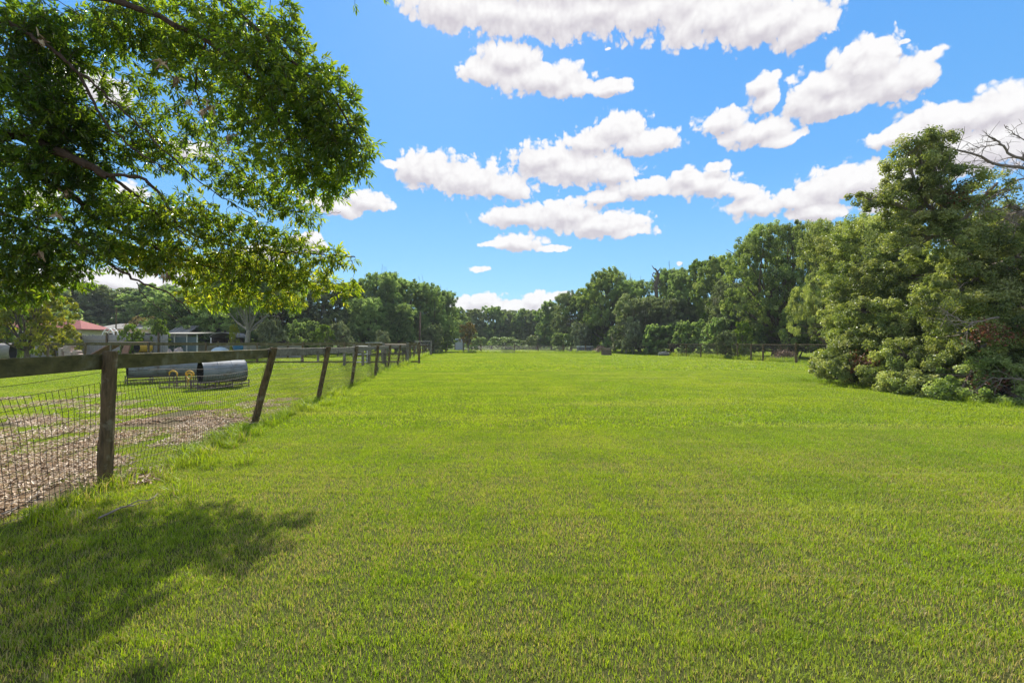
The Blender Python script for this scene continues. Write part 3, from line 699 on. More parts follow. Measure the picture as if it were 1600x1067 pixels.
gable_house('shed', 'grey gable roofed outbuilding standing behind the pale roofed shelter', 'shed', 266, 292, 46, 3, 2.35, 3.05, M_greyroof, M_greyroof,
            wins=((.5, 1.6, .7, .6),), ov=.25)
gable_house('shed', 'small white gabled metal shed at the far end beside the orange tinged tree', 'shed', 711.5, 723.5, 92, 3, 1.85, 2.35, M_bluepale, M_bluepale, doors=(), ov=.1)
# open shelter with pale roof and blue grey panels
e = empty('shelter', 'low shelter with a pale flat roof and blue grey panels beside the board fence', 'shelter', (*onY(279, 39), 0))
for i_, (x0, w) in enumerate(((-1.35, .95), (-.3, .95), (.75, .8))):
    mb = MB(); mb.box((x0 + w / 2, 0, 1.0), (w - .05, .04, 1.75)); [mb.box((x0 + .1 + q * .12, -.03, 1.0), (.03, .02, 1.75)) for q in range(int(w / .12) - 1)]
    mb.build('panel', M_bluegrey, e)
for x0 in (-1.4, -.33, .72, 1.6):
    mb = MB(); mb.box((x0, .0, 1.05), (.08, .08, 2.1)); mb.build('post', M_white, e)
mb = MB(); mb.box((0.1, .8, 2.2), (3.5, 2.4, .09), rx=.06); mb.build('roof', M_paleroof, e)
# carport
e = empty('carport', 'open carport with a tan roof and inside coloured dark for shade, right of the shelter', 'carport', (*onY(346, 44), 0))
mb = MB()
mb.box((0, 2.0, .95), (1.9, .1, 1.9)); mb.box((-.9, 1, .95), (.1, 2, 1.9)); mb.box((.9, 1, .95), (.1, 2, 1.9)); mb.build('wall', M_shadehole, e)
mb = MB(); n = 9; t = np.linspace(0, math.pi, n)
pr = np.stack([-1.15 * np.cos(t), 0 * t, 1.9 + .45 * np.sin(t)], -1); v = np.concatenate([pr, pr + (0, 2.4, 0), pr * (1, 1, 1) + (0, 0, .07), pr + (0, 2.4, .07)])
f = []
for q in range(n - 1): f += [(q, q + 1, n + q + 1, n + q), (2 * n + q, 3 * n + q, 3 * n + q + 1, 2 * n + q + 1), (q, 2 * n + q, 2 * n + q + 1, q + 1)]
mb.add(v, f); mb.build('roof', M_greyroof, e)
for s in (-1, 1):
    mb = MB(); mb.box((s * 1.0, 0, .95), (.09, .09, 1.9)); mb.build('post', M_white, e)
# white hoop
mb = MB(); t = np.linspace(0.15, math.pi, 14); org = np.array([*onY(169, 42), 0])
pr = org + np.stack([-.62 * np.cos(t), 0 * t, 1.55 + 1.15 * np.sin(t)], -1)
pr = np.vstack([pr, [org + (.64, 0, .6), org + (.66, 0, 0)]])
for dy in (0, .5): mb.tube(pr + (0, dy, 0), .05, 6)
for q in (3, 6, 9, 12): mb.tube(np.array([pr[q], pr[q] + (0, .5, 0)]), .03, 5)
tag(mb.build('hoop_arch', M_white, origin=org), 'curved white double hoop rising above the board fence before the cream house', 'arch')
# poles
def pole(name, label, px, y, top_px, r0, mat, arm=None):
    org = np.array([*onY(px, y), 0]); zt = HC + (HZ - top_px) / FP * y; mb = MB()
    mb.tube(np.array([org, org + (0.0, 0, zt * .5), org + (.05, 0, zt)]), [r0, r0 * .9, r0 * .75], 8)
    if arm: mb.box(org + (.05, 0, zt - .4), (arm, .1, .12))
    return tag(mb.build(name, mat, origin=org), label, 'pole')
pole('utility_pole', 'brown wooden utility pole against dark trees near the paddock fence end', 656, 62, 487, .17, M_polewood)
pole('utility_pole', 'slim pale pole left of the brown one, before the dark trees', 579.5, 55, 513, .07, M_concrete)
pole('utility_pole', 'thin dark pole rising above the pale roofed house', 181, 47, 480, .07, M_post)

# ------------------------------------------------------------------ things in the yard
def drum(e, c, R, L, axis_rz, n_seg, mat=M_galv):
    """open steel drum lying on its side; c = centre"""
    mb = MB(); k = 28; th = np.arange(k) / k * 2 * math.pi
    xs_ = [-L / 2]; rs = [R * 1.02]
    for q in range(n_seg):
        a_ = -L / 2 + L * q / n_seg
        for f_ in (.03, .33, .345, .36, .65, .665, .68, .97):
            xs_.append(a_ + f_ * L / n_seg); rs.append(R * (1.018 if f_ in (.345, .665) else 1.0))
        xs_.append(a_ + L / n_seg); rs.append(R * 1.02)
    xs_ = np.array(xs_); rs = np.array(rs); m_ = len(xs_)
    def ringmesh(mbx, xs_, rs, rev=False):
        v = np.stack([np.broadcast_to(xs_[:, None], (len(xs_), k)), rs[:, None] * np.cos(th), rs[:, None] * np.sin(th)], -1).reshape(-1, 3)
        i_ = np.arange(len(xs_) - 1)[:, None] * k; j = np.arange(k)[None]
        f = np.stack([i_ + j, i_ + k + j, i_ + k + (j + 1) % k, i_ + (j + 1) % k], -1).reshape(-1, 4)
        if rev: f = f[:, ::-1]
        mbx.add(rot(v, 0, 0, axis_rz) + c, f)
    ringmesh(mb, xs_, rs)
    body = mb.build('shell', mat, e)
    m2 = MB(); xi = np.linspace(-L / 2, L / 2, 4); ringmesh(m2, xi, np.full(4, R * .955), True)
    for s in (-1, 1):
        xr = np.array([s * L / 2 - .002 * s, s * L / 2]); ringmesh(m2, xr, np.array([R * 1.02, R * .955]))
    m2.build('inside', M_darkinside, body)
Yd1 = 15.2; c1 = P(269, 574.5, Yd1); R1 = 14.0 / FP * Yd1
e1 = empty('steel_drum_tunnel', 'long grey steel tunnel of joined drums, left of the shorter drum', 'drum', (c1[0], c1[1], 0))
drum(e1, np.array([0, 0, c1[2]]), R1, 2.3, 0.80, 3)
Yd2 = 13.2; c2_ = P(348, 580.5, Yd2); R2 = 17.2 / FP * Yd2
e2 = empty('steel_drum', 'single grey steel drum on a rusty rack, right of the long tunnel', 'drum', (c2_[0], c2_[1], 0))
drum(e2, np.array([0, 0, c2_[2]]), R2, 1.12, 0.86, 1)
def rack(label, cx, cy, L, Wd, hz, rz, nleg):
    e = empty('steel_rack', label, 'rack', (cx, cy, 0), 'steel racks under the drums', rz=rz)
    for s in (-1, 1):
        mb = MB()
        for z in (.06, hz * .55, hz): mb.tube(np.array([[-L / 2, s * Wd / 2, z], [0, s * Wd / 2, z - .005], [L / 2, s * Wd / 2, z]]), .014, 6)
        mb.build('side_rail', M_frame, e)
    for x_ in np.linspace(-L / 2, L / 2, nleg):
        mb = MB(); mb.tube(np.array([[x_, -Wd / 2, 0], [x_, -Wd / 2, hz + .02]]), .016, 6); mb.tube(np.array([[x_, Wd / 2, 0], [x_, Wd / 2, hz + .02]]), .016, 6)
        mb.tube(np.array([[x_, -Wd / 2, hz * .55], [x_, Wd / 2, hz * .55]]), .012, 6); mb.build('leg', M_frame, e)
    return e
rack('long low rusty rack carrying the long drum tunnel', c1[0] + .1, c1[1], 2.5, .5, c1[2] - R1 * .8, .80, 5)
rack('short rusty rack with close bars under the single drum', c2_[0] - .05, c2_[1], 1.3, .55, c2_[2] - R2 * .82, .86, 4)
gr = G(305, 607); e = empty('steel_rack', 'flat rusty rack with hand hoops lying on the grass before the long drum tunnel', 'rack', tuple(gr), 'steel racks under the drums', rz=-.1)
for s in (-.28, .28):
    mb = MB(); mb.tube(np.array([[-.85, s, .05], [.95, s, .05]]), .014, 6); mb.tube(np.array([[-.85, s, .20], [.95, s, .20]]), .012, 6); mb.build('side_rail', M_frame, e)
for x_ in (-.85, -.4, .1, .55, .95):
    mb = MB(); mb.tube(np.array([[x_, -.28, .05], [x_, .28, .05]]), .012, 6); mb.tube(np.array([[x_, -.28, 0], [x_, -.28, .22]]), .013, 6); mb.tube(np.array([[x_, .28, 0], [x_, .28, .22]]), .013, 6); mb.build('leg', M_frame, e)
for px_, lab in ((268, None), (296, None)):
    x_ = (px_ - 800) / FP * gr[1] - gr[0]
    mb = MB(); w = .125; mb.tube(np.array([[x_ - w, 0, 0], [x_ - w, 0, .38]]), .014, 7); mb.tube(np.array([[x_ + w, 0, 0], [x_ + w, 0, .34]]), .014, 7); hp = mb.build('hoop', M_frame, e)
    t = np.linspace(0, math.pi, 9); mb = MB()
    mb.tube(np.vstack([[x_ - w, 0, .36], np.stack([x_ - w * np.cos(t), 0 * t, .43 + .09 * np.sin(t) - .02 * (t / 3)], -1), [x_ + w, 0, .33]]), .021, 8)
    if px_ == 296: mb.tube(np.stack([x_ + .01 + .075 * np.cos(np.linspace(0, 6.28, 15)), 0 * np.linspace(0, 1, 15) - .03, .36 + .09 * np.sin(np.linspace(0, 6.28, 15))], -1), .022, 7); mb.tube(np.array([[x_ - .03, -.02, .28], [x_ - .05, -.02, .10]]), .02, 7)
    mb.build('grip', M_yellowpaint, hp)

YR = 33.5
# A-frame ramp with flat top
org = onY(180, YR); e = empty('ramp', 'faded red plank ramp with a raised flat deck behind the yard fence', 'ramp', (*org, 0))
mb = MB(); sl = math.atan2(1.25, 2.3)
for q in range(3): mb.box((-.95, -.35 + q * .36, .72), (2.6, .35, .05), ry=-sl, r=.3 + .2 * q)
for q in range(7): mb.box((-.95 + (q - 3) * .3 * math.cos(sl), 0, .76 + (q - 3) * .3 * math.sin(sl)), (.04, 1.05, .035), ry=-sl)
mb.build('ramp_board', M_rampred, e)
mb = MB(); mb.box((1.25, 0, 1.41), (2.55, 1.1, .07)); mb.build('deck', M_pink, e)
mb = MB(); mb.box((1.1, -.4, .72), (.42, .10, 1.3), ry=.32); mb.build('prop', M_rampred, e)
for x_ in (.1, 2.4):
    for y_ in (-.48, .48):
        mb = MB(); mb.box((x_, y_, .69), (.09, .09, 1.38)); mb.build('leg', M_wood_mid, e)
# pink stone pieces and crate
e = empty('stone_block_pile', 'pinkish stone blocks stacked loosely before the board fence', 'stone pile', (*onY(107, 34), 0))
for (x_, z, w, h, a_) in ((-.45, .5, .28, 1.0, .05), (.12, .35, .6, .7, .0), (.0, .92, .5, .42, .25), (.22, 1.17, .3, .16, -.3), (.72, .28, .5, .56, .05), (.66, .68, .42, .26, -.1)):
    mb = MB(); mb.box((x_, 0, z), (w, .45, h), rx=0, rz=a_, bev=.05); mb.build('block', M_pink, e)
# drum at far left, yellow barrel, tyres etc.
c_ = P(2, 550, 27); e = empty('concrete_pipe', 'pale round concrete pipe lying at the left edge under the yard fence', 'pipe', (c_[0], c_[1], 0)); drum(e, np.array([0, 0, c_[2]]), .52, 1.0, .5, 1, M_concrete)
c_ = P(224, 543, 33); e = empty('yellow_barrel', 'yellow barrel lying on a dark wooden cradle behind the yard fence', 'barrel', (c_[0], c_[1], 0)); drum(e, np.array([0, 0, c_[2]]), .33, .85, 1.25, 1, M_yellowpaint)
mb = MB(); mb.box((-.25, 0, .33), (.1, .8, .66)); mb.box((.25, 0, .33), (.1, .8, .66)); mb.box((0, -.3, .62), (.6, .1, .1)); mb.build('cradle', M_wood_mid, e)
for (px_, py_, s_, lab) in ((265, 545.5, .34, 'pinkish rock behind the fence board, left one of two by the yellow barrel'), (279, 546, .40, 'pinkish rock behind the fence board, right one of two by the yellow barrel')):
    org = np.array([*onY(px_, 31.5), 0]); r = np.random.default_rng(px_); mb = MB()
    th, ph = np.meshgrid(np.linspace(0, 2 * math.pi, 11)[:-1], np.linspace(0.05, math.pi / 2, 6)); rr = s_ * (1 + r.normal(0, .08, th.shape)) * 1.0
    v = np.stack([rr * np.cos(th) * np.sin(ph), rr * np.sin(th) * np.sin(ph), rr * 2.6 * np.cos(ph)], -1).reshape(-1, 3) + org
    i_ = np.arange(5)[:, None] * 10; j = np.arange(10)[None]; mb.add(v, np.stack([i_ + j, i_ + 10 + j, i_ + 10 + (j + 1) % 10, i_ + (j + 1) % 10], -1).reshape(-1, 4))
    tag(mb.build('rock', M_pink, origin=org), lab, 'rock', 'rocks by the yellow barrel')
org = np.array([*onY(344, 33), 0]); mb = MB(); t = np.linspace(0, math.pi / 2, 7); k = 20; th = np.arange(k) / k * 6.283
v = np.stack([np.broadcast_to(.6 * np.cos(t)[:, None], (7, k)) * np.cos(th), np.broadcast_to(.6 * np.cos(t)[:, None], (7, k)) * np.sin(th), np.broadcast_to(.62 + .45 * np.sin(t)[:, None], (7, k))], -1)
v = np.concatenate([np.stack([.6 * np.cos(th), .6 * np.sin(th), 0 * th], -1)[None], v]).reshape(-1, 3) + org
i_ = np.arange(7)[:, None] * k; j = np.arange(k)[None]; mb.add(v, np.stack([i_ + j, i_ + (j + 1) % k, i_ + k + (j + 1) % k, i_ + k + j], -1).reshape(-1, 4))
tag(mb.build('domed_tank', M_lightblue, origin=org, smooth=True), 'pale blue white domed tank showing between the two rails', 'tank')
org = np.array([*onY(372, 33), 0]); mb = MB(); k = 16; th = np.arange(k) / k * 6.283
prof = [(.24, 0), (.30, .9), (.33, .92), (.33, 1.2), (.29, 1.22), (.27, .95), (0.01, .93)]
v = np.stack([np.array([a_ for a_, _ in prof])[:, None] * np.cos(th), np.array([a_ for a_, _ in prof])[:, None] * np.sin(th), np.broadcast_to(np.array([b_ for _, b_ in prof])[:, None], (7, k))], -1).reshape(-1, 3) + org
i_ = np.arange(6)[:, None] * k; j = np.arange(k)[None]; mb.add(v, np.stack([i_ + j, i_ + (j + 1) % k, i_ + k + (j + 1) % k, i_ + k + j], -1).reshape(-1, 4))
tag(mb.build('water_barrel', M_blue, origin=org), 'blue plastic water barrel right of the pale domed tank', 'barrel')
# jumps, gates and table near the end of the yard
def hurdle(px0, px1, y, top, label, cat='hurdle', bars=1):
    A = onY(px0, y); L = (px1 - px0) / FP * y; e = empty('hurdle', label, cat, (A[0], A[1], 0), 'wooden hurdles in the yard')
    for s in (0, L):
        mb = MB(); mb.box((s, 0, (top + .08) / 2), (.13, .13, top + .08), bev=.01); mb.build('post', M_wood_mid, e)
    for b_ in range(bars):
        mb = MB(); mb.box((L / 2, -.085, top - .1 - b_ * .45), (L + .12, .035, .17)); mb.build('rail', M_wood_mid, e)
hurdle(538, 567, 26.5, .95, 'low wooden hurdle with a single board, left of the steel gate')
hurdle(472, 497, 31.5, .8, 'low wooden hurdle farther left, before the pale garden bushes', bars=1)
org = onY(584.5, 34); e = empty('table', 'white topped table standing behind the paddock fence posts', 'table', (*org, 0))
mb = MB(); mb.box((0, 0, 1.36), (1.05, .8, .06), bev=.01); mb.build('tabletop', M_white, e)
for sx in (-.45, .45):
    for sy in (-.32, .32): mb = MB(); mb.box((sx, sy, .66), (.06, .06, 1.32)); mb.build('leg', M_wood_mid, e)
def gate(px0, px1, y, H, label, mat):
    A = onY(px0, y); L = (px1 - px0) / FP * y; e = empty('field_gate', label, 'gate', (A[0], A[1], 0))
    mb = MB(); mb.tube(np.array([[0, 0, .1], [0, 0, H], [L, 0, H], [L, 0, .1]]), .03, 6); mb.tube(np.array([[0, 0, .12], [L, 0, .12]]), .03, 6); mb.build('gate_frame', mat, e)
    for z in np.linspace(.35, H - .25, 3): m2 = MB(); m2.tube(np.array([[0, 0, z], [L, 0, z]]), .022, 6); m2.build('bar', mat, e)
    for s in (-.12, L + .12): m3 = MB(); m3.tube(np.array([[s, 0, 0], [s, 0, H + .12]]), .09, 8); m3.build('post', M_wood_mid, e)
gate(602, 634, 29.5, 1.25, 'brown pipe gate between thick wooden posts in the yard', M_frame)
gate(650, 672, 52, 1.55, 'grey pipe gate farther off beside the long paddock fence', M_galv)
gate(556, 574, 29.3, 1.15, 'narrow white wire gate right of the low hurdle', M_white)

# objects at the far end of the field
org = G(794, 551.8); e = empty('wire_pen', 'low grey wire pen panel standing in the grass before the far fence', 'pen', tuple(org))
w = 20 / FP * org[1]; h = 7.3 / FP * org[1]
for s in (0, .5):
    mb = MB()
    for x_ in np.linspace(-w / 2, w / 2, 15): mb.tube(np.array([[x_, s, .02], [x_, s, h]]), .010, 4)
    for z in np.linspace(.04, h, 6): mb.tube(np.array([[-w / 2, s, z], [w / 2, s, z]]), .012, 4)
    mb.build('mesh_panel', M_wire_grey, e)
org = np.array([*onY(914, 66), 0]); e = empty('garden_pool', 'round dark blue above ground pool with a pale rim beyond the far fence', 'pool', tuple(org)); k = 28; th = np.arange(k) / k * 6.283
R_ = 12.5 / FP * 66; mb = MB(); prof = [(R_, .15), (R_, .86), (R_ - .05, .86), (R_ - .05, .2)]
v = np.stack([np.array([a_ for a_, _ in prof])[:, None] * np.cos(th), np.array([a_ for a_, _ in prof])[:, None] * np.sin(th), np.broadcast_to(np.array([b_ for _, b_ in prof])[:, None], (4, k))], -1).reshape(-1, 3)
i_ = np.arange(3)[:, None] * k; j = np.arange(k)[None]; mb.add(v, np.stack([i_ + j, i_ + (j + 1) % k, i_ + k + (j + 1) % k, i_ + k + j], -1).reshape(-1, 4)); mb.build('wall', M_navy, e)
mb = MB(); mb.tube(np.stack([(R_ + .02) * np.cos(th), (R_ + .02) * np.sin(th), 0 * th + .89], -1), .05, 6, closed=True, cap=False); mb.build('rim', M_lightblue, e)
for q in range(0, k, 4): mb = MB(); mb.box((R_ * 1.03 * math.cos(th[q]), R_ * 1.03 * math.sin(th[q]), .43), (.07, .07, .86)); mb.build('leg', M_galv, e)
def mound(name, label, px, y, hw, h, seed, mat, cat='mound', twigs=0):
    org = np.array([*onY(px, y), 0]); r = np.random.default_rng(seed); mb = MB(); n1, n2 = 24, 9
    th, u = np.meshgrid(np.arange(n1) / n1 * 6.283, np.linspace(1, 0.02, n2)); W_ = hw / FP * y
    rr = W_ * u * (1 + .16 * np.sin(3 * th + seed) + r.normal(0, .05, th.shape)); zz = h * (1 - u ** 2) * (1 + .12 * r.normal(0, 1, th.shape)); zz[0] = -.05
    v = np.stack([rr * np.cos(th), rr * .6 * np.sin(th), zz], -1).reshape(-1, 3) + org
    i_ = np.arange(n2 - 1)[:, None] * n1; j = np.arange(n1)[None]; mb.add(v, np.stack([i_ + j, i_ + (j + 1) % n1, i_ + n1 + (j + 1) % n1, i_ + n1 + j], -1).reshape(-1, 4))
    for _ in range(twigs):
        a_ = r.uniform(0, 6.28); p0 = org + np.array([W_ * .8 * math.cos(a_) * r.random(), W_ * .45 * math.sin(a_), h * r.uniform(.1, .8)]); d = unit(r.normal(0, 1, 3) * (1, 1, .6)) * r.uniform(.3, .8)
        mb.tube(np.array([p0, p0 + d * .5 + (0, 0, .05), p0 + d]), [.02, .014, .006], 4, cap=False)
    tag(mb.build(name, mat, origin=org), label, cat)
mound('soil_mound', 'brown soil mound right of the dark blue pool', 938, 63, 15, .95, 1, M_mound, twigs=40)
mound('brush_pile', 'dry brown brush pile heaped behind the side fence near the fallen oak', 1226, 33.5, 19, .78, 2, M_mound, 'brush pile', 260)
mound('brush_pile', 'small brush pile behind the side fence near its far end', 1013, 57, 10, .9, 3, M_deadwood, 'brush pile', 120)
org = G(947.5, 555.2); e = empty('pallet_crate', 'brown wooden pallet crate standing on the lawn before the soil mound', 'crate', tuple(org)); w = 14 / FP * org[1]; h = 12 / FP * org[1]
for z in np.linspace(.1, h - .06, 4): mb = MB(); mb.box((0, -w * .4, z), (w, .03, .12)); mb.box((0, w * .4, z), (w, .03, .12)); mb.build('slat', M_wood_mid, e)
for sx in (-1, 1):
    for sy in (-1, 1): mb = MB(); mb.box((sx * (w / 2 - .06), sy * (w * .4 - .07), h / 2), (.09, .09, h)); mb.build('corner_post', M_post, e)
mb = MB(); mb.box((0, 0, h * .45), (w * .8, w * .6, h * .8)); mb.build('inner_box', M_mound, e)
org = G(1037, 556); mb = MB(); mb.tube(np.array([org + (-.55, 0, .2), org + (0, .05, .24), org + (.6, .1, .2)]), [.2, .23, .18], 10); mb.tube(np.array([org + (.1, .05, .35), org + (.25, -.05, .55)]), [.09, .06], 7)
tag(mb.build('log', M_bark_pale, origin=org), 'short pale cut log lying on the lawn near the side fence', 'log')

# ------------------------------------------------------------------ trees
def limb(mb, a, b, r0, r1, bend=0.15, seed=0, n=7, k=6, up=0.0):
    r = np.random.default_rng(seed); a = np.asarray(a, float); b = np.asarray(b, float); L = np.linalg.norm(b - a)
    u = np.linspace(0, 1, n)[:, None]; o = r.normal(0, 1, 3) * bend * L; o[2] += up * L
    p = a * (1 - u) + b * u + o * np.sin(math.pi * u) * .5 + r.normal(0, .012, (n, 3)) * L * (u * (1 - u) * 4)
    mb.tube(p, np.linspace(r0, r1, n), k, cap=False); return p
def lobe_leaves(mb, r, c, rad, n, clumps, lsize, outward=0.7, cl_r=0.22, rv=(0, 1), oval=False, aspect=.5, zmin=0.03, low=-0.5):
    """leaf clumps over the surface of an ellipsoid lobe; uneven outline, gaps"""
    c = np.asarray(c, float); rad = np.asarray(rad, float)
    d = unit(r.normal(0, 1, (clumps, 3))); d[:, 2] = np.where(d[:, 2] < low, -d[:, 2], d[:, 2])
    rr = r.uniform(.5, 1.3, clumps) ** .7
    cc = c + d * rad * rr[:, None]
    tone = r.uniform(rv[0], rv[1], clumps)
    ci = r.integers(0, clumps, n); e = r.normal(0, 1, (n, 3)); e = unit(e) * (r.random(n) ** .45)[:, None]
    crad = cl_r * rad.mean() * (0.6 + 0.8 * r.random(clumps))[ci]
    e[:, 2] *= .85
    p = cc[ci] + e * crad[:, None]
    nr = unit(d[ci] * outward * .8 + e * .9 + np.array([0, 0, .4]) + r.normal(0, .65, (n, 3)))
    ax = unit(np.cross(nr, r.normal(0, 1, (n, 3)))); ax = unit(ax + e * .5)
    k = p[:, 2] > zmin; p, nr, ax, ci = p[k], nr[k], ax[k], ci[k]; n = len(p)
    L = lsize * r.uniform(.7, 1.35, n)
    t = np.clip(tone[ci] * .72 + r.random(n) * .28 + r.normal(0, .05, n), 0, 1)
    leaves(mb, p - ax * L[:, None] * .5, ax, nr, L, L * aspect, t, oval=oval)
    return cc
def crown_variant(seed, R, H, z0, nlobes, nleaf, lsize, mat, trunk_r=.28, forks=1, moss=0, style='dome', lobe_k=(.26, .42), bark=None, tmul=1.0):
    """returns (trunk mesh, crown mesh, moss mesh)"""
    r = np.random.default_rng(seed); lo = []
    for i_ in range(nlobes):
        u = (i_ + r.random()) / nlobes
        if style == 'dome': z = z0 + (H - z0) * u; w = R * math.sqrt(max(.06, 1 - ((u - .32) / .72) ** 2)) * .72
        elif style == 'tall': z = z0 + (H - z0) * u; w = R * (.75 - .35 * u) * r.uniform(.5, 1)
        else: z = z0 + (H - z0) * (u ** .7); w = R * (.85 - .45 * u)
        a_ = i_ * 2.4 + r.uniform(-.5, .5); q = w * r.uniform(.45, 1.0)
        lr = R * r.uniform(*lobe_k)
        lo.append((np.array([q * math.cos(a_), q * math.sin(a_), min(z, H - lr * .55)]), lr))
    mb = MB(); per = np.array([l[1] ** 2 for l in lo]); per = per / per.sum() * nleaf
    for (c, lr), nn in zip(lo, per):
        lobe_leaves(mb, r, c, (lr, lr, lr * .8), int(nn), int(30 + 16 * r.random()), lsize * 1.15, cl_r=.205, rv=(.1 + .25 * r.random(), .8 + .2 * r.random()))
    cm_ = mb.mesh('crown', mat)
    tb = MB(); zt = max(z0 * r.uniform(.55, .8), .6); top = np.array([r.normal(0, .15), r.normal(0, .15), zt])
    tb.tube(np.array([[0, 0, -.15], [0, 0, .15], [top[0] * .4, top[1] * .4, zt * .5], top]), np.array([1.5, 1.15, .95, .85]) * trunk_r, 9, cap=False)
    for i_, (c, lr) in enumerate(lo):
        if i_ % max(1, forks) == 0 or lr > R * .3:
            limb(tb, top - (0, 0, .1), c, trunk_r * .55 * tmul, trunk_r * .10, .12, seed * 31 + i_, up=.08)
            for q in range(2): limb(tb, (top + c) / 2 + (0, 0, .05), c + r.normal(0, lr * .6, 3), trunk_r * .18 * tmul, .02, .15, seed * 77 + i_ * 3 + q, n=5, k=4)
    tm = tb.mesh('trunk', bark or M_bark)
    ms = None
    if moss:
        m3 = MB()
        for _ in range(moss):
            c, lr = lo[r.integers(len(lo))]; d = unit(r.normal(0, 1, 3)); p0 = c + d * lr * (1, 1, .5) * .9; p0[2] -= lr * .2
            ln = r.uniform(.4, 1.3)
            for q in range(7):
                a0 = p0 + r.normal(0, .10, 3); w = r.uniform(.02, .05); l2 = ln * r.uniform(.5, 1)
                m3.add([a0, a0 + (w, r.normal(0, .03), -.05), a0 + (w * .7, r.normal(0, .04), -l2 * .6), a0 + (r.normal(0, .05), r.normal(0, .04), -l2), a0 + (-w * .5, 0, -l2 * .5)], [(0, 1, 2, 4), (4, 2, 3, 3)][:1], r.random())
                m3.f.append(np.array([[m3.n - 5 + 4, m3.n - 5 + 2, m3.n - 5 + 3]]))
        ms = m3.mesh('moss', M_moss)
    return tm, cm_, ms, R, H
V = {
 'oakA': crown_variant(1, 5.0, 10, 1.7, 24, 70000, .17, M_oak),
 'oakB': crown_variant(2, 5.2, 10, 1.4, 25, 70000, .17, M_oak_dark),
 'oakC': crown_variant(3, 5.0, 10, 1.5, 22, 68000, .17, M_oak_grey, moss=60),
 'oakD': crown_variant(4, 4.2, 10, 1.2, 22, 58000, .17, M_oak_dark),
 'mossy': crown_variant(5, 4.6, 8, 1.2, 21, 62000, .15, M_oak_grey, moss=170),
 'tall': crown_variant(6, 3.2, 11, 2.2, 16, 42000, .17, M_bright, style='tall'),
 'tallD': crown_variant(7, 3.6, 11, 1.3, 22, 46000, .18, M_oak, style='tall'),
 'spread': crown_variant(8, 7.0, 9.5, 1.9, 40, 130000, .13, M_oak, trunk_r=.36, moss=0, lobe_k=(.19, .30), tmul=.8),
 'spreadB': crown_variant(9, 6.0, 9.5, 2.4, 24, 95000, .12, M_olive, trunk_r=.35, lobe_k=(.22, .34)),
 'farA': crown_variant(10, 5.0, 9, 1.3, 19, 32000, .27, M_oak_grey),
 'farB': crown_variant(11, 5.2, 9, 1.1, 19, 32000, .27, M_oak_dark),
 'small': crown_variant(12, 2.2, 4.5, 1.5, 9, 9000, .14, M_autumn, trunk_r=.14),
 'smallY': crown_variant(19, 2.4, 5, 1.3, 14, 22000, .12, M_yellow, trunk_r=.12),
 'fork': crown_variant(13, 5.8, 9, 4.7, 20, 60000, .15, M_oak_dark, trunk_r=.22, bark=M_bark_pale, forks=4, tmul=.8),
 'bushA': crown_variant(14, 2.0, 2.6, .3, 9, 14000, .12, M_oak_dark, trunk_r=.06),
 'bushB': crown_variant(15, 2.0, 2.4, .3, 9, 14000, .12, M_pale, trunk_r=.06),
 'bushC': crown_variant(16, 2.0, 2.6, .3, 9, 14000, .12, M_bright, trunk_r=.06),
 'bushY': crown_variant(17, 1.8, 2.2, .25, 8, 9000, .11, M_yellow, trunk_r=.05),
 'bushO': crown_variant(18, 2.0, 2.8, .3, 10, 14000, .13, M_oak_grey, trunk_r=.06),
}
def plant_tree(v, px, top, hw, y, label, name='oak_tree', cat='tree', group='trees round the field', rz=None, seed=[0], zsink=0.0, bushy=False):
    tm, cm_, ms, R, H = V[v]; seed[0] += 1; r = random.Random(seed[0] * 13)
    h = HC + (HZ - top) / FP * y; w = hw / FP * y
    x = (px - 800) / FP * y
    e = empty(name, label, cat, (x, y, -zsink), group, rz=r.uniform(0, 6.28) if rz is None else rz, scale=(w / R, w / R, h / H))
    for nm, m_ in (('stem' if bushy else 'trunk', tm), ('foliage' if bushy else 'crown', cm_), ('moss', ms)):
        if m_: o = bpy.data.objects.new(nm, m_); COL.objects.link(o); o.parent = e
    return e
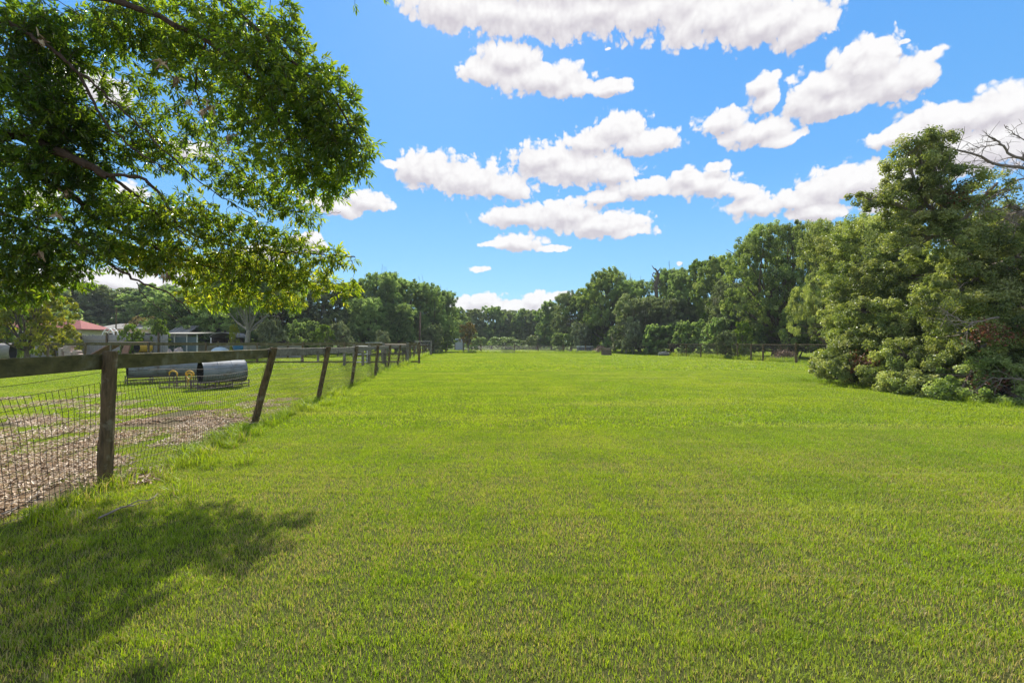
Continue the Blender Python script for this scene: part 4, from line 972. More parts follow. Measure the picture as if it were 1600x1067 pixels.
TL = [
 # left side, beyond the houses
 ('farA', -150, 430, 90, 62, 'greyish oak beyond the houses, outermost left of the row'),
 ('farB', -20, 448, 70, 66, 'grey green oak rising above the left end of the red roof'),
 ('farA', 60, 452, 60, 72, 'grey green oak behind the left half of the red roof'),
 ('farA', 135, 445, 62, 70, 'broad greyish oak behind the right end of the red roof'),
 ('farA', 205, 450, 62, 74, 'broad greyish oak behind the pale roofed house'),
 ('farB', 262, 446, 55, 70, 'grey green oak behind the right end of the pale roofed house'),
 ('oakB', 300, 452, 50, 52, 'dark green tree behind the grey gable roofed outbuilding'),
 ('oakB', 350, 440, 55, 50, 'very dark tree just behind the forked pale trunk, on its left'),
 ('oakA', 432, 436, 50, 52, 'dark oak right of the forked pale trunk'),
 ('oakC', 488, 438, 46, 56, 'greyish mossy oak above the low hurdle'),
 ('oakD', 532, 442, 34, 60, 'dark narrow oak left of the slim pale pole'),
 ('tallD', 562, 436, 24, 62, 'slender oak crown directly behind the slim pale pole'),
 ('oakB', 598, 424, 34, 60, 'tallest dark oak of the clump left of the brown pole'),
 ('oakD', 632, 434, 32, 64, 'dark oak between the tallest one and the brown pole'),
 ('oakB', 664, 440, 30, 68, 'dark oak rising behind the brown pole'),
 ('oakB', 690, 452, 26, 74, 'dark oak at the right end of the clump near the paddock fence end'),
 ('oakB', 574, 462, 30, 54, 'low very dark tree before the slender oak crown'),
 ('oakB', 618, 470, 28, 58, 'low dark tree filling the gap below the tallest dark oak'),
 # far end
 ('farB', 712, 478, 24, 100, 'distant oak behind the small white shed'),
 ('farA', 738, 480, 22, 108, 'distant oak just right of the small white shed'),
 ('farB', 768, 476, 22, 112, 'distant oak in the far row, above the wire pen panel'),
 ('farA', 794, 481, 20, 116, 'distant pale oak in the middle of the far row'),
 ('farB', 816, 480, 20, 112, 'distant dark oak right of the middle of the far row'),
 ('farA', 838, 482, 20, 108, 'distant oak at the right end of the far row'),
 ('farB', 862, 468, 24, 92, 'distant oak where the far row meets the taller right hand trees'),
 # right side going nearer
 ('oakC', 892, 456, 28, 80, 'rounded oak above the dark blue pool'),
 ('oakA', 922, 446, 30, 76, 'rounded oak above the brown soil mound'),
 ('oakA', 950, 420, 36, 70, 'tall full oak above the pallet crate'),
 ('oakB', 988, 436, 30, 66, 'dark oak behind the mossy tree, left of the bare snag'),
 ('mossy', 1000, 462, 38, 58, 'low mossy oak hung with grey moss behind the side fence'),
 ('mossy', 1052, 466, 36, 55, 'second mossy oak to the right, beneath the tall bright tree'),
 ('oakB', 1050, 418, 30, 68, 'dark oak just right of the bare snag'),
 ('tall', 1092, 404, 25, 60, 'tall bright green narrow tree right of the snag'),
 ('oakD', 1068, 424, 28, 56, 'dark pointed tree left of the tall bright tree'),
 ('oakA', 1132, 398, 42, 52, 'oak between the tall bright tree and the big spreading oak'),
 ('bushC', 1118, 470, 26, 50, 'low yellow green tree at the left foot of the big spreading oak'),
 ('mossy', 1146, 440, 40, 46, 'mossy low limbed oak at the left foot of the big spreading oak'),
 ('spread', 1228, 354, 102, 40, 'big spreading live oak with dark bare limbs showing inside its crown'),
 ('oakA', 1312, 366, 50, 46, 'oak behind the right shoulder of the big spreading oak'),
 ('spreadB', 1296, 352, 62, 27, 'olive oak whose crown rises left of the fallen oak'),
 ('oakB', 1215, 472, 70, 44, 'low very dark tree under the big spreading oak'),
 ('oakA', 1400, 330, 90, 34, 'oak hidden mostly behind the fallen oak mass'),
 ('oakC', 1560, 340, 120, 30, 'oak behind the bare branches at the far right'),
 ('oakA', 1760, 300, 150, 26, 'oak outside the right edge behind the fallen oak'),
 ('oakB', 1960, 300, 180, 22, 'darker oak farther outside the right edge'),
]
for v, px, top, hw, y, lab in TL: plant_tree(v, px, top + 7, hw * (1.35 if hw < 70 and v not in ('tall', 'spreadB') else 1.0), y, lab)
plant_tree('smallY', 42, 432, 62, 24, 'yellow green leafy tree at the left edge, in front of the red roof', name='small_tree')
plant_tree('fork', 384, 412, 100, 38, 'dark leafy tree with a pale forked trunk behind the yard fence', rz=2.2)
plant_tree('small', 732, 506, 17, 66, 'small orange tinged tree on a thin trunk beside the white shed', name='small_tree')
plant_tree('small', 222, 497, 24, 60, 'small orange tinged tree behind the pale roofed house', name='small_tree')
BL = [
 ('bushC', 22, 498, 30, 30, 'leafy green shrub at the left edge before the red roof'), ('bushY', 72, 512, 26, 35.5, 'yellow green shrub spilling over the board fence'),
 ('bushY', 112, 514, 20, 35.8, 'yellow flecked shrub over the board fence right of the yellow green one'),
 ('bushC', 250, 505, 18, 38, 'light green shrub left of the shelter'), ('bushY', 366, 512, 10, 33, 'bright yellow green shrub just before the forked pale trunk'),
 ('bushB', 424, 504, 26, 38, 'pale dusty shrub right of the forked pale trunk'), ('bushA', 478, 505, 30, 45, 'dark shrub above the yard fence left of the pale garden bush'),
 ('bushC', 506, 512, 20, 44, 'light green garden bush beyond the yard fence'), ('bushB', 528, 508, 22, 46, 'pale garden bush beyond the yard fence'),
 ('bushB', 598, 520, 16, 48, 'pale rounded bush behind the white topped table'), ('bushA', 560, 512, 30, 52, 'dark bush at the foot of the slim pale pole'),
 ('bushA', 630, 514, 26, 58, 'dark bush left of the brown pole'), ('bushO', 676, 510, 22, 60, 'grey green bush right of the brown pole'),
 ('bushC', 697, 520, 16, 68, 'light green bush between fence end and white shed'), ('bushA', 745, 528, 22, 90, 'low bush right of the orange tinged tree'),
 ('bushA', 790, 528, 34, 96, 'low dark hedge bush in the middle of the far row'), ('bushO', 838, 526, 30, 92, 'low hedge bush at the right end of the far row'),
 ('bushA', 880, 522, 24, 74, 'dark bush left of the dark blue pool'), ('bushB', 908, 508, 22, 70, 'pale rounded bush just behind the dark blue pool'),
 ('bushC', 925, 492, 16, 72, 'yellow green rounded bush above the pale one'), ('bushA', 962, 512, 24, 64, 'dark bush right of the pallet crate'),
 ('bushC', 972, 520, 14, 60, 'low green bush at the start of the side fence'), ('bushB', 990, 506, 20, 55, 'pale mossy bush behind the side fence'),
 ('bushA', 1030, 510, 32, 52, 'dark bush below the mossy oaks'), ('bushA', 1080, 505, 34, 48, 'dark bush below the tall bright tree'),
 ('bushA', 1128, 500, 34, 44, 'dark bush behind the side fence middle'), ('bushC', 1160, 508, 22, 38.5, 'bright green bush at the left foot of the spreading oak'),
 ('bushO', 1135, 520, 20, 38.5, 'low grey bush hanging over the side fence middle'), ('bushC', 1250, 505, 32, 42, 'green bush beneath the spreading oak'),
 ('bushA', 1205, 512, 34, 41, 'dark bush beneath the spreading oak trunk'), ('bushC', 1295, 495, 40, 37, 'light green bush behind the fallen oak left end'),
 ('bushC', 205, 512, 20, 36, 'low green shrub showing over the board fence before the pale house'),
]
for v, px, top, hw, y, lab in BL: plant_tree(v, px, top, hw, y, lab, name='shrub', cat='shrub', group='shrubs round the field', bushy=True)
# snag
org = np.array([*onY(1026, 60), 0]); mb = MB(); zt = HC + (HZ - 419) / FP * 60
mb.tube(org + np.array([[0, 0, 0], [.1, 0, zt * .5], [-.1, 0, zt * .8], [.25, 0, zt * .93], [-.15, 0, zt]]), [.28, .22, .26, .2, .04], 8)
for q in range(12): z = zt * (.7 + .025 * q); mb.tube(org + np.array([[0, 0, z], [.35 * (-1) ** q, .1, z + .3], [.6 * (-1) ** q, .1, z + (.7 if q % 3 else -.4)]]), [.12, .07, .02], 5, cap=False)
tag(mb.build('dead_snag', M_bark, origin=org), 'bare broken dead trunk sticking up between the right hand trees', 'dead tree')

# far woods behind everything, one mass
r = np.random.default_rng(99); mb = MB()
for az_ in np.arange(-74, 76, 1.15):
    a_ = math.radians(az_ + r.normal(0, .3)); d_ = r.uniform(118, 140) if abs(az_) < 25 else r.uniform(84, 105)
    h = r.uniform(5, 7.5) if abs(az_) < 25 else r.uniform(5, 8)
    for lvl in (.28, .62):
        lobe_leaves(mb, r, (d_ * math.sin(a_), d_ * math.cos(a_), h * lvl), (r.uniform(2.5, 3.6), 2.5, h * .38), 950, 26, .48, cl_r=.34, low=-1)
tag(mb.build('far_woods', M_oak_dark), 'continuous band of distant dark green woods closing the horizon', 'woods', kind='stuff')

# palmettos in the garden
def frond_plant(px, y, h, label, mat, nfr=13, seed=1):
    org = np.array([*onY(px, y), 0]); r = np.random.default_rng(seed); e = empty('garden_palm', label, 'palm', tuple(org), 'garden palms')
    st = MB(); z0 = h * .55; st.tube(np.array([[0, 0, 0], [.03, 0, z0]]), [.10, .08], 7); st.build('stem', M_bark, e); mb = MB()
    for q in range(nfr):
        a_ = q * 2.4; el_ = r.uniform(.1, 1.1); L = h * r.uniform(.42, .55); t = np.linspace(0, 1, 7)
        c = np.stack([math.cos(a_) * math.cos(el_) * L * t, math.sin(a_) * math.cos(el_) * L * t, z0 + L * (math.sin(el_) * t - .55 * t ** 2)], -1)
        mb.tube(c, np.linspace(.012, .004, 7), 3, cap=False)
        k = 26; tt = r.uniform(.2, 1, k); base = np.stack([np.interp(tt, t, c[:, j]) for j in range(3)], -1); sgn = np.where(np.arange(k) % 2, 1, -1)
        D = np.stack([-math.sin(a_) * sgn, math.cos(a_) * sgn, np.full(k, -.2)], -1) + np.array([math.cos(a_), math.sin(a_), 0]) * .6
        leaves(mb, base, D, np.tile([0, 0, 1.0], (k, 1)), L * .34, .05, r.random(k))
    mb.build('fronds', mat, e)
frond_plant(191, 39, 2.3, 'green palm with arching fronds before the pale roofed house', M_bright, seed=1)
frond_plant(218, 38.5, 2.0, 'low palm right of the taller palm at the pale house', M_yellow, seed=2)
frond_plant(255, 38.3, 2.5, 'bright green palm left of the shelter', M_bright, seed=3)

# ------------------------------------------------------------------ fallen oak on the right
def mass(name, label, blobs, dens, lsize, mat, trunk_pts, cat='tree', origin=None, extra=None, cl=0.20, seed=1, branch=M_bark):
    """blobs: (px, py, y, rx px, rz px, ry metres, fullness)"""
    r = np.random.default_rng(seed); o3 = np.array(origin, float); e = empty(name, label, cat, tuple(o3)); mb = MB(); tb = MB(); cs = []
    for (px, py, y, rx, rz, ry, full) in blobs:
        c = P(px, py, y) - o3; rad = np.array([rx / FP * y, ry, rz / FP * y]); area = (rad[0] * rad[2] + rad[0] * ry + rad[2] * ry) / 3 * 4 * math.pi
        n = int(area * dens * full); k = max(8, int(area * 9 * (0.5 + .5 * full)))
        lobe_leaves(mb, r, c, rad * .9, n, k, lsize, cl_r=cl / max(.3, rad.mean()) , rv=(0.0, 1.0), zmin=.02 - o3[2], low=-1.2)
        cs.append((c, rad))
    crown = mb.build('crown', mat, e)
    for pl, r0, r1 in trunk_pts:
        pl = np.array(pl) - o3; tb.tube(pl, np.linspace(r0, r1, len(pl)), 9)
    allp = np.concatenate([np.array(t[0]) - o3 for t in trunk_pts])
    for i_, (c, rad) in enumerate(cs):
        a_ = allp[np.argmin(np.linalg.norm(allp - c, axis=1))]
        pp = limb(tb, a_, c, .07, .03, .12, seed * 9 + i_)
        for q in range(7):
            d = unit(r.normal(0, 1, 3)); b_ = c + d * rad * r.uniform(.7, 1.05); b_[2] = max(b_[2], .05); limb(tb, pp[r.integers(3, 7)], b_, .022, .005, .15, seed * 99 + i_ * 10 + q, n=6, k=4)
    if extra: extra(tb, o3, r)
    tb.build('trunk', branch, e)
    return e
def bare(tb, o3, r):
    def br(pts, r0, r1, tw=6, ln=.5):
        p = np.array([P(*q) for q in pts]) - o3; n = 14; t = np.linspace(0, len(p) - 1, n)
        q = np.stack([np.interp(t, np.arange(len(p)), p[:, j]) for j in range(3)], -1) + r.normal(0, .012, (n, 3))
        tb.tube(q, np.linspace(r0 * .6, r1 * .8, n), 6, cap=False)
        for _ in range(tw + 4):
            s = r.integers(3, n); d = unit(q[s] - q[s - 1]) + r.normal(0, .55, 3); d = unit(d); l = ln * r.uniform(.4, 1.2)
            pp = q[s] + np.outer(np.linspace(0, 1, 6), d) * l + np.outer(np.linspace(0, 1, 6) ** 2, [0, 0, r.normal(-.05, .12)]) ; pp[1:] += r.normal(0, .012, (5, 3))
            tb.tube(pp, np.linspace(max(.006, r1 * .8), .003, 6), 4, cap=False)
            for _ in range(3):
                k = r.integers(1, 5); d2 = unit(d + r.normal(0, .7, 3)); tb.tube(np.array([pp[k], pp[k] + d2 * l * .25, pp[k] + d2 * l * .5 + (0, 0, -.02)]), [.005, .004, .002], 3, cap=False)
    br([(1660, 275, 11), (1600, 262, 11), (1560, 258, 11), (1520, 240, 11), (1470, 226, 10.9), (1440, 222, 10.9)], .075, .010, 16, .7)
    br([(1660, 270, 11), (1600, 250, 11), (1580, 240, 11), (1565, 225, 11), (1555, 218, 11)], .06, .022, 5, .4)
    br([(1565, 226, 11), (1530, 230, 11), (1500, 240, 11)], .02, .006, 7, .5)
    br([(1620, 228, 11), (1600, 218, 11), (1588, 208, 11), (1570, 196, 11)], .022, .008, 4, .3)
    br([(1655, 300, 10.6), (1600, 275, 10.6), (1560, 300, 10.7), (1530, 325, 10.8), (1505, 335, 10.8)], .05, .008, 14, .7)
    br([(1655, 330, 10.4), (1610, 325, 10.4), (1570, 345, 10.5), (1540, 360, 10.5)], .04, .008, 12, .7)
    br([(1655, 380, 10.3), (1590, 350, 10.3), (1550, 330, 10.3)], .03, .008, 12, .6)
    br([(1540, 262, 10.9), (1480, 260, 10.9), (1430, 300, 11)], .03, .008, 8, .5)
    br([(1640, 600, 9.6), (1585, 592, 9.8), (1548, 590, 10)], .03, .010, 5, .5)
    br([(1560, 495, 10), (1510, 505, 10), (1480, 490, 10.2)], .035, .01, 8, .5)
bT = [([(13.8, 11.8, -.1), (13.6, 11.7, 1.5), (13.2, 11.5, 3.2), (12.6, 11.3, 4.6)], .38, .2), ([(13.2, 11.5, 3.2), (12.4, 11.4, 2.6), (11.6, 11.3, 3.0), (10.9, 11.2, 4.2)], .13, .05), ([(13.6, 11.7, 1.5), (12.9, 11.6, 1.5), (12.0, 11.6, 1.2), (11.4, 11.4, .8)], .12, .04)]
mass('broken_oak', 'large broken live oak at the right edge with bare grey branches on top', 
     [(1424, 262, 11, 34, 34, .8, 1.0), (1456, 240, 11, 26, 26, .7, .8), (1434, 226, 11, 26, 14, .5, .7), (1470, 300, 11, 34, 60, .9, .9), (1440, 330, 11, 42, 48, .9, 1.1), (1400, 300, 11.3, 30, 18, .4, .7), (1362, 312, 11.4, 34, 20, .4, .8), (1490, 380, 11, 50, 45, .9, 1), (1540, 420, 11, 60, 50, 1, 1.1), (1500, 460, 11, 60, 50, 1, 1),
      (1590, 400, 10.6, 60, 55, 1, .9), (1580, 320, 10.8, 50, 26, .7, .35), (1560, 285, 10.8, 40, 20, .6, .25), (1575, 490, 10.5, 70, 50, 1, .9), (1630, 470, 10.4, 70, 70, 1, .9), (1530, 520, 10.8, 60, 36, 1, .9), (1640, 340, 10.8, 60, 50, 1, .5), (1690, 540, 10.2, 80, 70, 1.2, 1),
      (1730, 420, 11, 90, 90, 1.5, .9), (1800, 300, 12, 120, 90, 2, .8), (1450, 215, 11, 20, 14, .4, .5), (1405, 378, 11.2, 26, 18, .5, .7)],
     1150, .062, M_olive, bT, origin=(13.8, 11.8, 0), extra=bare, cl=.17, seed=1, branch=M_deadwood)
mass('leaning_oak', 'olive green leafy oak crown leaning left of the broken oak, above the two low bushes',
     [(1352, 368, 16, 40, 32, 1, 1), (1306, 384, 18, 38, 34, 1.1, 1), (1334, 402, 17, 46, 40, 1.3, 1), (1380, 380, 16, 42, 34, 1.1, 1), (1326, 442, 17, 36, 38, 1.2, 1), (1350, 440, 15.5, 50, 42, 1.1, 1), (1400, 420, 14.5, 50, 50, 1.1, 1), (1334, 492, 16.5, 40, 34, 1.1, 1), (1375, 490, 14.5, 56, 42, 1.1, 1), (1435, 490, 13.5, 56, 50, 1.1, 1), (1440, 430, 13.5, 40, 40, 1, .9), (1470, 500, 13, 50, 40, 1.2, 1), (1312, 506, 17.5, 26, 26, .8, .9), (1400, 530, 14, 60, 36, 1.2, 1), (1480, 560, 13, 60, 50, 1.3, .9), (1580, 560, 13, 90, 70, 1.2, .8)],
     820, .075, M_olive, [([(11.5, 16.5, -.1), (11.6, 16.2, 1.2), (12.0, 15.8, 2.6), (12, 15.5, 3.6)], .25, .1)], origin=(11.5, 16.5, 0), cl=.2, seed=2)
mass('low_bush', 'low rounded olive bush at the left foot of the fallen oak', [(1310, 566, 14.8, 28, 28, .9, 1), (1330, 545, 14.8, 36, 34, .9, 1), (1345, 520, 15, 34, 30, .9, 1), (1312, 575, 14.2, 34, 22, .8, 1), (1345, 580, 14.2, 20, 20, .6, .9)],
     1000, .07, M_olive, [([(11, 15, -.1), (10.9, 14.9, .5), (10.8, 14.9, .9)], .10, .04)], cat='bush', origin=(11, 15, 0), cl=.18, seed=3)
mass('low_bush', 'large low olive bush in front of the fallen oak, reaching the lawn', [(1395, 580, 12.4, 34, 34, .8, 1.1), (1430, 560, 12.3, 46, 36, .9, 1.1), (1440, 598, 11.5, 46, 26, .7, 1.1), (1480, 575, 11.6, 40, 34, .8, 1), (1400, 600, 12.1, 28, 18, .5, 1)],
     1250, .062, M_olive, [([(10.6, 12.3, -.1), (10.5, 12.2, .5), (10.4, 12.2, 1.0)], .10, .04)], cat='bush', origin=(10.6, 12.3, 0), cl=.16, seed=4)
mass('low_bush', 'dark green low branch bush at the right edge, above the shaded grass', [(1520, 590, 10.7, 40, 28, .7, 1.1), (1560, 568, 10.4, 46, 28, .7, 1.1), (1500, 612, 10.4, 40, 18, .5, .9), (1570, 612, 10.0, 46, 22, .5, .8), (1610, 585, 10.1, 50, 34, .8, 1), (1660, 600, 9.9, 70, 50, 1, 1), (1600, 632, 9.5, 36, 16, .4, .7), (1740, 600, 9.6, 80, 60, 1, 1)],
     1150, .062, M_oak, [([(11.6, 10.8, -.1), (11.4, 10.7, .5), (11, 10.6, 1.1)], .12, .05)], cat='bush', origin=(11.6, 10.8, 0), cl=.16, seed=5)
for (px, py, y, a_, b_, n, lab, sd_) in ((1502, 312, 10.6, 22, 20, 260, 'hanging cluster of dead russet leaves under the bare branches', 1), (1356, 582, 13.4, 16, 20, 700, 'dead russet leaves between the two low bushes', 2), (1565, 597, 10.2, 30, 14, 700, 'dead russet leaves deep under the branches at the right edge', 3), (1545, 530, 9.95, 26, 14, 260, 'patch of dead russet leaves high in the broken oak', 4)):
    mb = MB(); r = np.random.default_rng(sd_); org = P(px, py, y); lobe_leaves(mb, r, org, (a_ / FP * y, .3, b_ / FP * y), n, 14, .07, cl_r=.95, zmin=.02)
    tb = org + np.array([[0, .1, .5], [0, .05, .2], [.05, 0, -.1]]); mb.tube(tb, [.012, .008, .004], 4, r=.1)
    tag(mb.build('dead_leaf_cluster', M_russet, origin=org), lab, 'dead leaves', 'dead leaf clusters')

# ------------------------------------------------------------------ overhanging laurel oak, near left
def near_oak():
    r = np.random.default_rng(2024)
    base = np.array([-6.6, 4.3, 0.0])
    e = empty('laurel_oak', 'leafy laurel oak whose branches hang into the picture at the upper left', 'tree', tuple(base))
    tb = MB(); nodes = []
    tb.tube(np.array([(-6.6, 4.3, -.1), (-6.6, 4.3, .25), (-6.55, 4.3, 1.3), (-6.4, 4.35, 2.6), (-6.25, 4.4, 4.0), (-6.0, 4.4, 5.6), (-5.7, 4.4, 7.2)]) - base, [.40, .31, .28, .25, .20, .15, .07], 12); TH = .55
    def br(pts, r0, r1, px=True):
        p = np.array([P(*q) if px else q for q in pts], float); n = len(p) * 6; t = np.linspace(0, len(p) - 1, n)
        q = np.stack([np.interp(t, np.arange(len(p)), p[:, j]) for j in range(3)], -1)
        k = np.array([.25, .5, .25])
        for _ in range(4): q[1:-1] = q[:-2] * .25 + q[1:-1] * .5 + q[2:] * .25
        q += r.normal(0, .008, (n, 3)); tb.tube(q - base, np.linspace(r0 * TH, r1 * TH + .001, n) * (1 + .10 * np.sin(np.arange(n) * 1.7)), 8, cap=False); nodes.append(q)
    br([(-6.5, 4.32, 1.9), (-5.9, 4.35, 2.9), (-5.2, 4.4, 3.3), tuple(P(20, 208, 4.5)), tuple(P(110, 245, 4.6)), tuple(P(165, 272, 4.7))], .13, .062, False)
    br([(165, 272, 4.7), (225, 275, 4.8), (262, 320, 4.9), (275, 355, 5.0), (350, 383, 5.1), (430, 392, 5.2), (500, 398, 5.2), (556, 402, 5.2)], .034, .008)
    br([(165, 272, 4.7), (220, 310, 4.9), (262, 352, 5.0), (320, 380, 5.1)], .036, .008)
    br([(-6.45, 4.33, 2.3), (-5.8, 4.4, 2.7), tuple(P(-30, 235, 4.7)), tuple(P(45, 270, 4.8)), tuple(P(110, 302, 4.9)), tuple(P(150, 345, 5.0)), tuple(P(215, 375, 5.1)), tuple(P(300, 410, 5.2)), tuple(P(380, 430, 5.3)), tuple(P(470, 455, 5.3))], .095, .008, False)
    br([(-6.5, 4.32, 1.7), (-5.9, 4.5, 2.2), tuple(P(-20, 320, 5.0)), tuple(P(40, 350, 5.0)), tuple(P(100, 368, 5.0)), tuple(P(150, 402, 5.0)), tuple(P(215, 440, 5.0)), tuple(P(270, 460, 5.0)), tuple(P(298, 490, 5.0))], .06, .006, False)
    br([(215, 440, 5.0), (220, 458, 5.0), (245, 480, 4.95), (285, 505, 4.9)], .010, .004)
    br([(-6.3, 4.38, 3.6), (-5.5, 4.3, 4.0), tuple(P(-10, 20, 4.2)), tuple(P(70, 70, 4.3)), tuple(P(120, 110, 4.4)), tuple(P(160, 190, 4.5)), tuple(P(215, 240, 4.6)), tuple(P(268, 272, 4.7))], .05, .006, False)
    br([(-6.2, 4.4, 4.2), (-5.0, 4.3, 4.7), (-3.9, 4.3, 4.6), tuple(P(240, 20, 4.3)), tuple(P(320, 60, 4.3)), tuple(P(400, 130, 4.3)), tuple(P(450, 210, 4.35)), tuple(P(490, 280, 4.4))], .08, .008, False)
    br([(-6.1, 4.4, 4.9), (-4.6, 4.2, 5.1), (-3.2, 4.1, 4.9), tuple(P(360, 10, 4.2)), tuple(P(440, 80, 4.2)), tuple(P(520, 150, 4.2)), tuple(P(565, 230, 4.25))], .07, .007, False)
    br([(120, 110, 4.4), (190, 170, 4.5), (260, 240, 4.6), (330, 300, 4.8), (400, 340, 4.9)], .02, .005)
    br([(455, 350, 5.0), (478, 335, 5.0), (505, 335, 5.0), (532, 331, 5.0)], .004, .0015)
    br([(488, 334, 5.0), (489, 350, 5.0), (488, 366, 5.0)], .003, .0015)
    br([(320, 60, 4.3), (300, 130, 4.6), (320, 200, 4.7), (350, 260, 4.8)], .018, .005)
    br([(-6.0, 4.4, 5.4), (-4.6, 4.6, 6.2), (-3.0, 4.9, 6.0), (-1.6, 4.9, 5.7), (-.6, 4.8, 5.4)], .09, .012, False)
    br([(-6.2, 4.3, 4.6), (-5.0, 3.4, 5.6), (-3.6, 2.8, 5.6), (-2.4, 2.6, 5.3)], .08, .012, False)
    br([(-5.8, 4.4, 6.6), (-5.4, 5.4, 7.4), (-4.6, 6.6, 7.8)], .06, .015, False)
    br([(-6.3, 4.35, 3.4), (-7.6, 4.0, 4.6), (-8.8, 3.8, 5.2)], .08, .02, False)
    br([(-6.2, 4.3, 4.0), (-7.0, 2.8, 5.0), (-7.2, 1.4, 5.4)], .08, .02, False)
    # leafy attractor regions: (centre, radii, count)
    at = []
    def pb(px, py, y, rx, rz, ry, n): at.append((P(px, py, y), np.array([rx / FP * y, ry, rz / FP * y]), n))
    for q in [(330, 30, 4.4, 100, 50, .5, 260), (400, 90, 4.3, 80, 70, .5, 300), (455, 150, 4.3, 80, 75, .5, 330), (515, 170, 4.25, 52, 70, .35, 210), (545, 235, 4.3, 42, 50, .3, 130),
              (480, 240, 4.4, 72, 62, .45, 240), (400, 190, 4.6, 72, 60, .45, 220), (310, 110, 4.7, 62, 72, .4, 200), (225, 45, 4.7, 60, 50, .5, 160), (345, 262, 4.9, 60, 40, .4, 110), (420, 300, 4.9, 66, 36, .35, 150), (500, 285, 4.5, 46, 36, .3, 110),
              (455, 20, 4.2, 16, 22, .15, 12), (452, 55, 4.2, 24, 26, .2, 22), (255, 225, 5.0, 44, 44, .3, 80), (205, 150, 4.9, 46, 56, .3, 85), (150, 60, 4.8, 46, 46, .3, 80), (190, 235, 5.0, 50, 40, .3, 70), (300, 200, 4.9, 40, 40, .3, 60),
              (30, 60, 4.5, 60, 70, .5, 200), (100, 70, 4.6, 45, 60, .4, 110), (50, 160, 4.5, 70, 62, .5, 260), (105, 190, 4.6, 42, 42, .4, 130), (40, 250, 4.6, 60, 44, .4, 150), (110, 262, 4.8, 50, 36, .35, 110), (30, 320, 4.8, 52, 44, .4, 120), (40, 395, 4.9, 62, 50, .4, 190), (20, 450, 4.9, 50, 34, .35, 70), (100, 430, 5.0, 40, 24, .3, 50),
              (150, 320, 5.0, 60, 40, .35, 110), (225, 335, 5.0, 60, 40, .35, 120), (130, 385, 5.0, 60, 30, .35, 100), (215, 395, 5.1, 64, 32, .35, 150), (300, 345, 5.0, 60, 40, .35, 140), (300, 410, 5.2, 70, 32, .35, 180), (370, 365, 5.0, 62, 36, .35, 150), (390, 420, 5.2, 66, 34, .35, 190), (455, 385, 5.2, 52, 26, .3, 110), (470, 435, 5.3, 50, 30, .3, 130), (520, 405, 5.2, 36, 18, .2, 55), (540, 450, 5.3, 26, 20, .2, 30), (340, 460, 5.3, 60, 22, .3, 90), (430, 468, 5.3, 60, 14, .3, 60), (480, 340, 5.1, 30, 16, .2, 24)]: pb(*q)
    for c, rad, n in [(c_, r_, int(n_ * .16)) for c_, r_, n_ in [((-4.9, 4.6, 4.6), (1.0, 1.2, 1.0), 240), ((-5.6, 4.3, 3.2), (1.0, 1.2, 1.0), 200), ((-3.2, 4.7, 5.5), (1.2, .9, .5), 380), ((-1.9, 4.9, 5.7), (1.1, .8, .45), 330), ((-1.0, 4.6, 5.6), (.7, .7, .4), 150), ((-3.6, 3.0, 5.3), (1.2, .9, .5), 330), ((-2.5, 2.9, 5.2), (.9, .7, .4), 220), ((-1.7, 3.6, 5.5), (.9, .6, .4), 200),
                      ((-5.3, 5.8, 7.0), (1.6, 1.6, .8), 330), ((-4.4, 4.4, 7.0), (1.5, 1.4, .7), 330), ((-7.8, 4.0, 5.2), (1.5, 1.5, 1.2), 300), ((-6.8, 2.2, 5.2), (1.3, 1.3, 1.0), 250), ((-6.2, 4.6, 7.8), (1.4, 1.4, .8), 250)]]:
        at.append((np.array(c), np.array(rad), n))
    pts = []
    for c, rad, n in at:
        n = int(n * (1.25 if c[2] > 2.6 and c[0] > -3.2 and c[2] < 4.6 else (2.2 if c[0] < -3.7 and c[1] < 5.2 else 1.2))); d = r.normal(0, 1, (n, 3)); d = unit(d) * (r.random(n) ** .42)[:, None]; pts.append(c + d * rad)
    pts = np.concatenate(pts)
    # keep the slanting window of sky open between the two leafy masses
    ux = 800 + FP * pts[:, 0] / pts[:, 1]; uy = HZ - FP * (pts[:, 2] - HC) / pts[:, 1]
    gap = (np.abs((uy - 40) - 1.05 * (ux - 110)) < 26) & (ux > 95) & (ux < 330) & (uy < 290) & (r.random(len(pts)) < .5)
    pts = pts[~gap]; pts = pts[r.random(len(pts)) < .88]
    nod = np.concatenate(nodes); NN = np.empty((len(nod) + len(pts) * 4, 3)); m = len(nod); NN[:m] = nod
    d0 = np.array([np.min(((nod - p) ** 2).sum(1)) for p in pts]); order = np.argsort(d0)
    LC, LD, LN, LL, LR = [], [], [], [], []
    seg_by = []
    for idx in order:
        p = pts[idx]; dd = ((NN[:m] - p) ** 2).sum(1); j = int(np.argmin(dd)); q = NN[j]; L = math.sqrt(dd[j])
        if L < .02: continue
        mid = (p + q) / 2 + r.normal(0, .10, 3) * L + np.array([0, 0, .06 * L])
        rad = .0022 + min(.010, .010 * L)
        tb.tube(np.array([q, mid, p]) - base, [rad, rad * .75, .0016], 4, cap=False)
        if L > .12: NN[m] = mid; NN[m + 1] = p; m += 2
        else: NN[m] = p; m += 1
        ax = unit(p - mid) * .8 + r.normal(0, .35, 3) + np.array([.10, 0, -.12]); ax = ax / np.linalg.norm(ax)
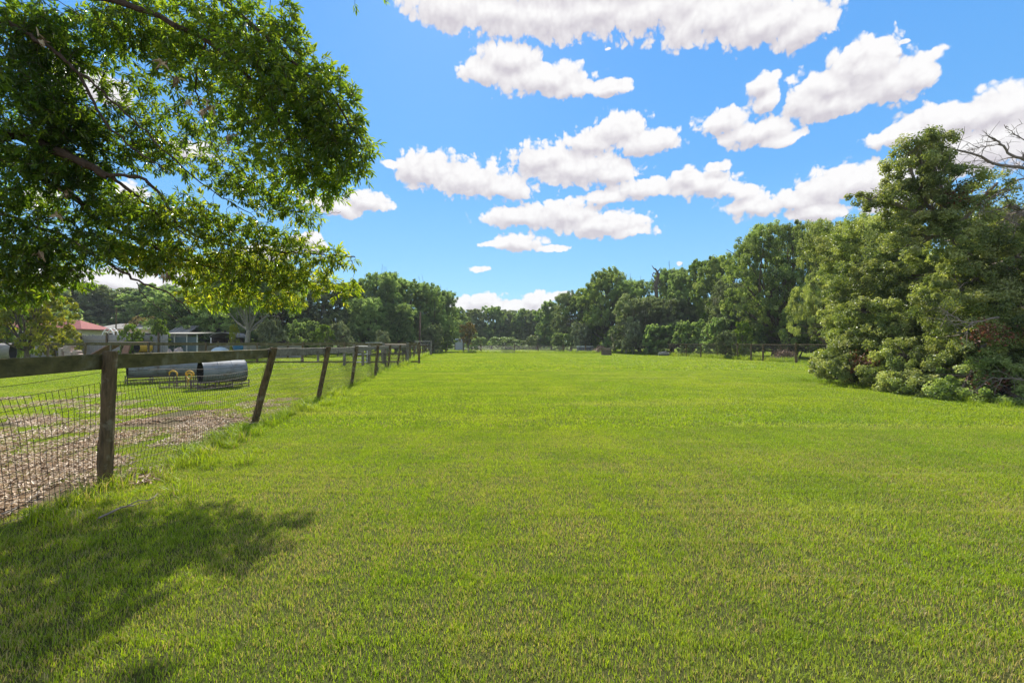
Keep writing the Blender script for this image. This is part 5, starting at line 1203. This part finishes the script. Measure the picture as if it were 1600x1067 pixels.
        nl = r.integers(7, 12); qy = HZ - FP * (p[2] - HC) / p[1]; tone = r.random() + (.50 if p[0] > -4.2 else .1) * min(1, max(0, (qy - 290) / 130)) - (.35 if p[0] < -4.3 else 0)  # lower leaves: sunlight shining through put into leaf tone; left side darker
        sp = np.cross(ax, [0, 0, 1.0]); sp /= np.linalg.norm(sp) + 1e-6; tw = p + ax * .07
        tb.tube(np.array([p, tw]) - base, [.0016, .001], 3, cap=False)
        for k in range(nl):
            f = (k + .3) / nl; a_ = k * 2.4 + r.uniform(-.4, .4)
            side = sp * math.cos(a_) + np.cross(ax, sp) * math.sin(a_)
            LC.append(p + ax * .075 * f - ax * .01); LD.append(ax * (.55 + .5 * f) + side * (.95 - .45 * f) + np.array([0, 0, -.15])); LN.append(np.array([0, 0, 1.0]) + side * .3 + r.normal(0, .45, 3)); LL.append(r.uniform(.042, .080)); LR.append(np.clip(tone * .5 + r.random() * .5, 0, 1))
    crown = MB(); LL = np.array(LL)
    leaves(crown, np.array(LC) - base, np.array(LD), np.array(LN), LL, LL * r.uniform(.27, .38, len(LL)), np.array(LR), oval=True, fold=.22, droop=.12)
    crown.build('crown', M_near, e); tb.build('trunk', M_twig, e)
    # a few dead brown sprays
    dm = MB()
    for (px, py) in ((250, 95), (275, 120), (292, 155), (330, 165), (320, 175), (360, 215), (105, 300), (92, 335), (62, 60), (60, 395), (258, 430)):
        c = P(px, py, 4.25 if py < 250 else 4.7); n = 9
        a_ = r.normal(0, 1, (n, 3)) + np.array([0, 0, -1.6]); leaves(dm, c + r.normal(0, .02, (n, 3)) - base, a_, r.normal(0, 1, (n, 3)), r.uniform(.06, .09, n), r.uniform(.02, .03, n), r.random(n), oval=True)
    dm.build('dead_leaves', M_litter, e)
near_oak()

# ------------------------------------------------------------------ the thin summer air
mb = MB(); mb.box((0, 690, 19), (1700, 1560, 40)); M_haze, nt, o = mat_new('thin_haze')
pv_ = N(nt, 'ShaderNodeVolumePrincipled'); pv_.inputs['Color'].default_value = (0.86, 0.93, 1.0, 1); pv_.inputs['Density'].default_value = 0.0004
LK(nt, pv_.outputs[0], o.inputs[1])
tag(mb.build('haze', M_haze), 'thin pale blue summer haze over the field and the far trees', 'haze', kind='stuff')
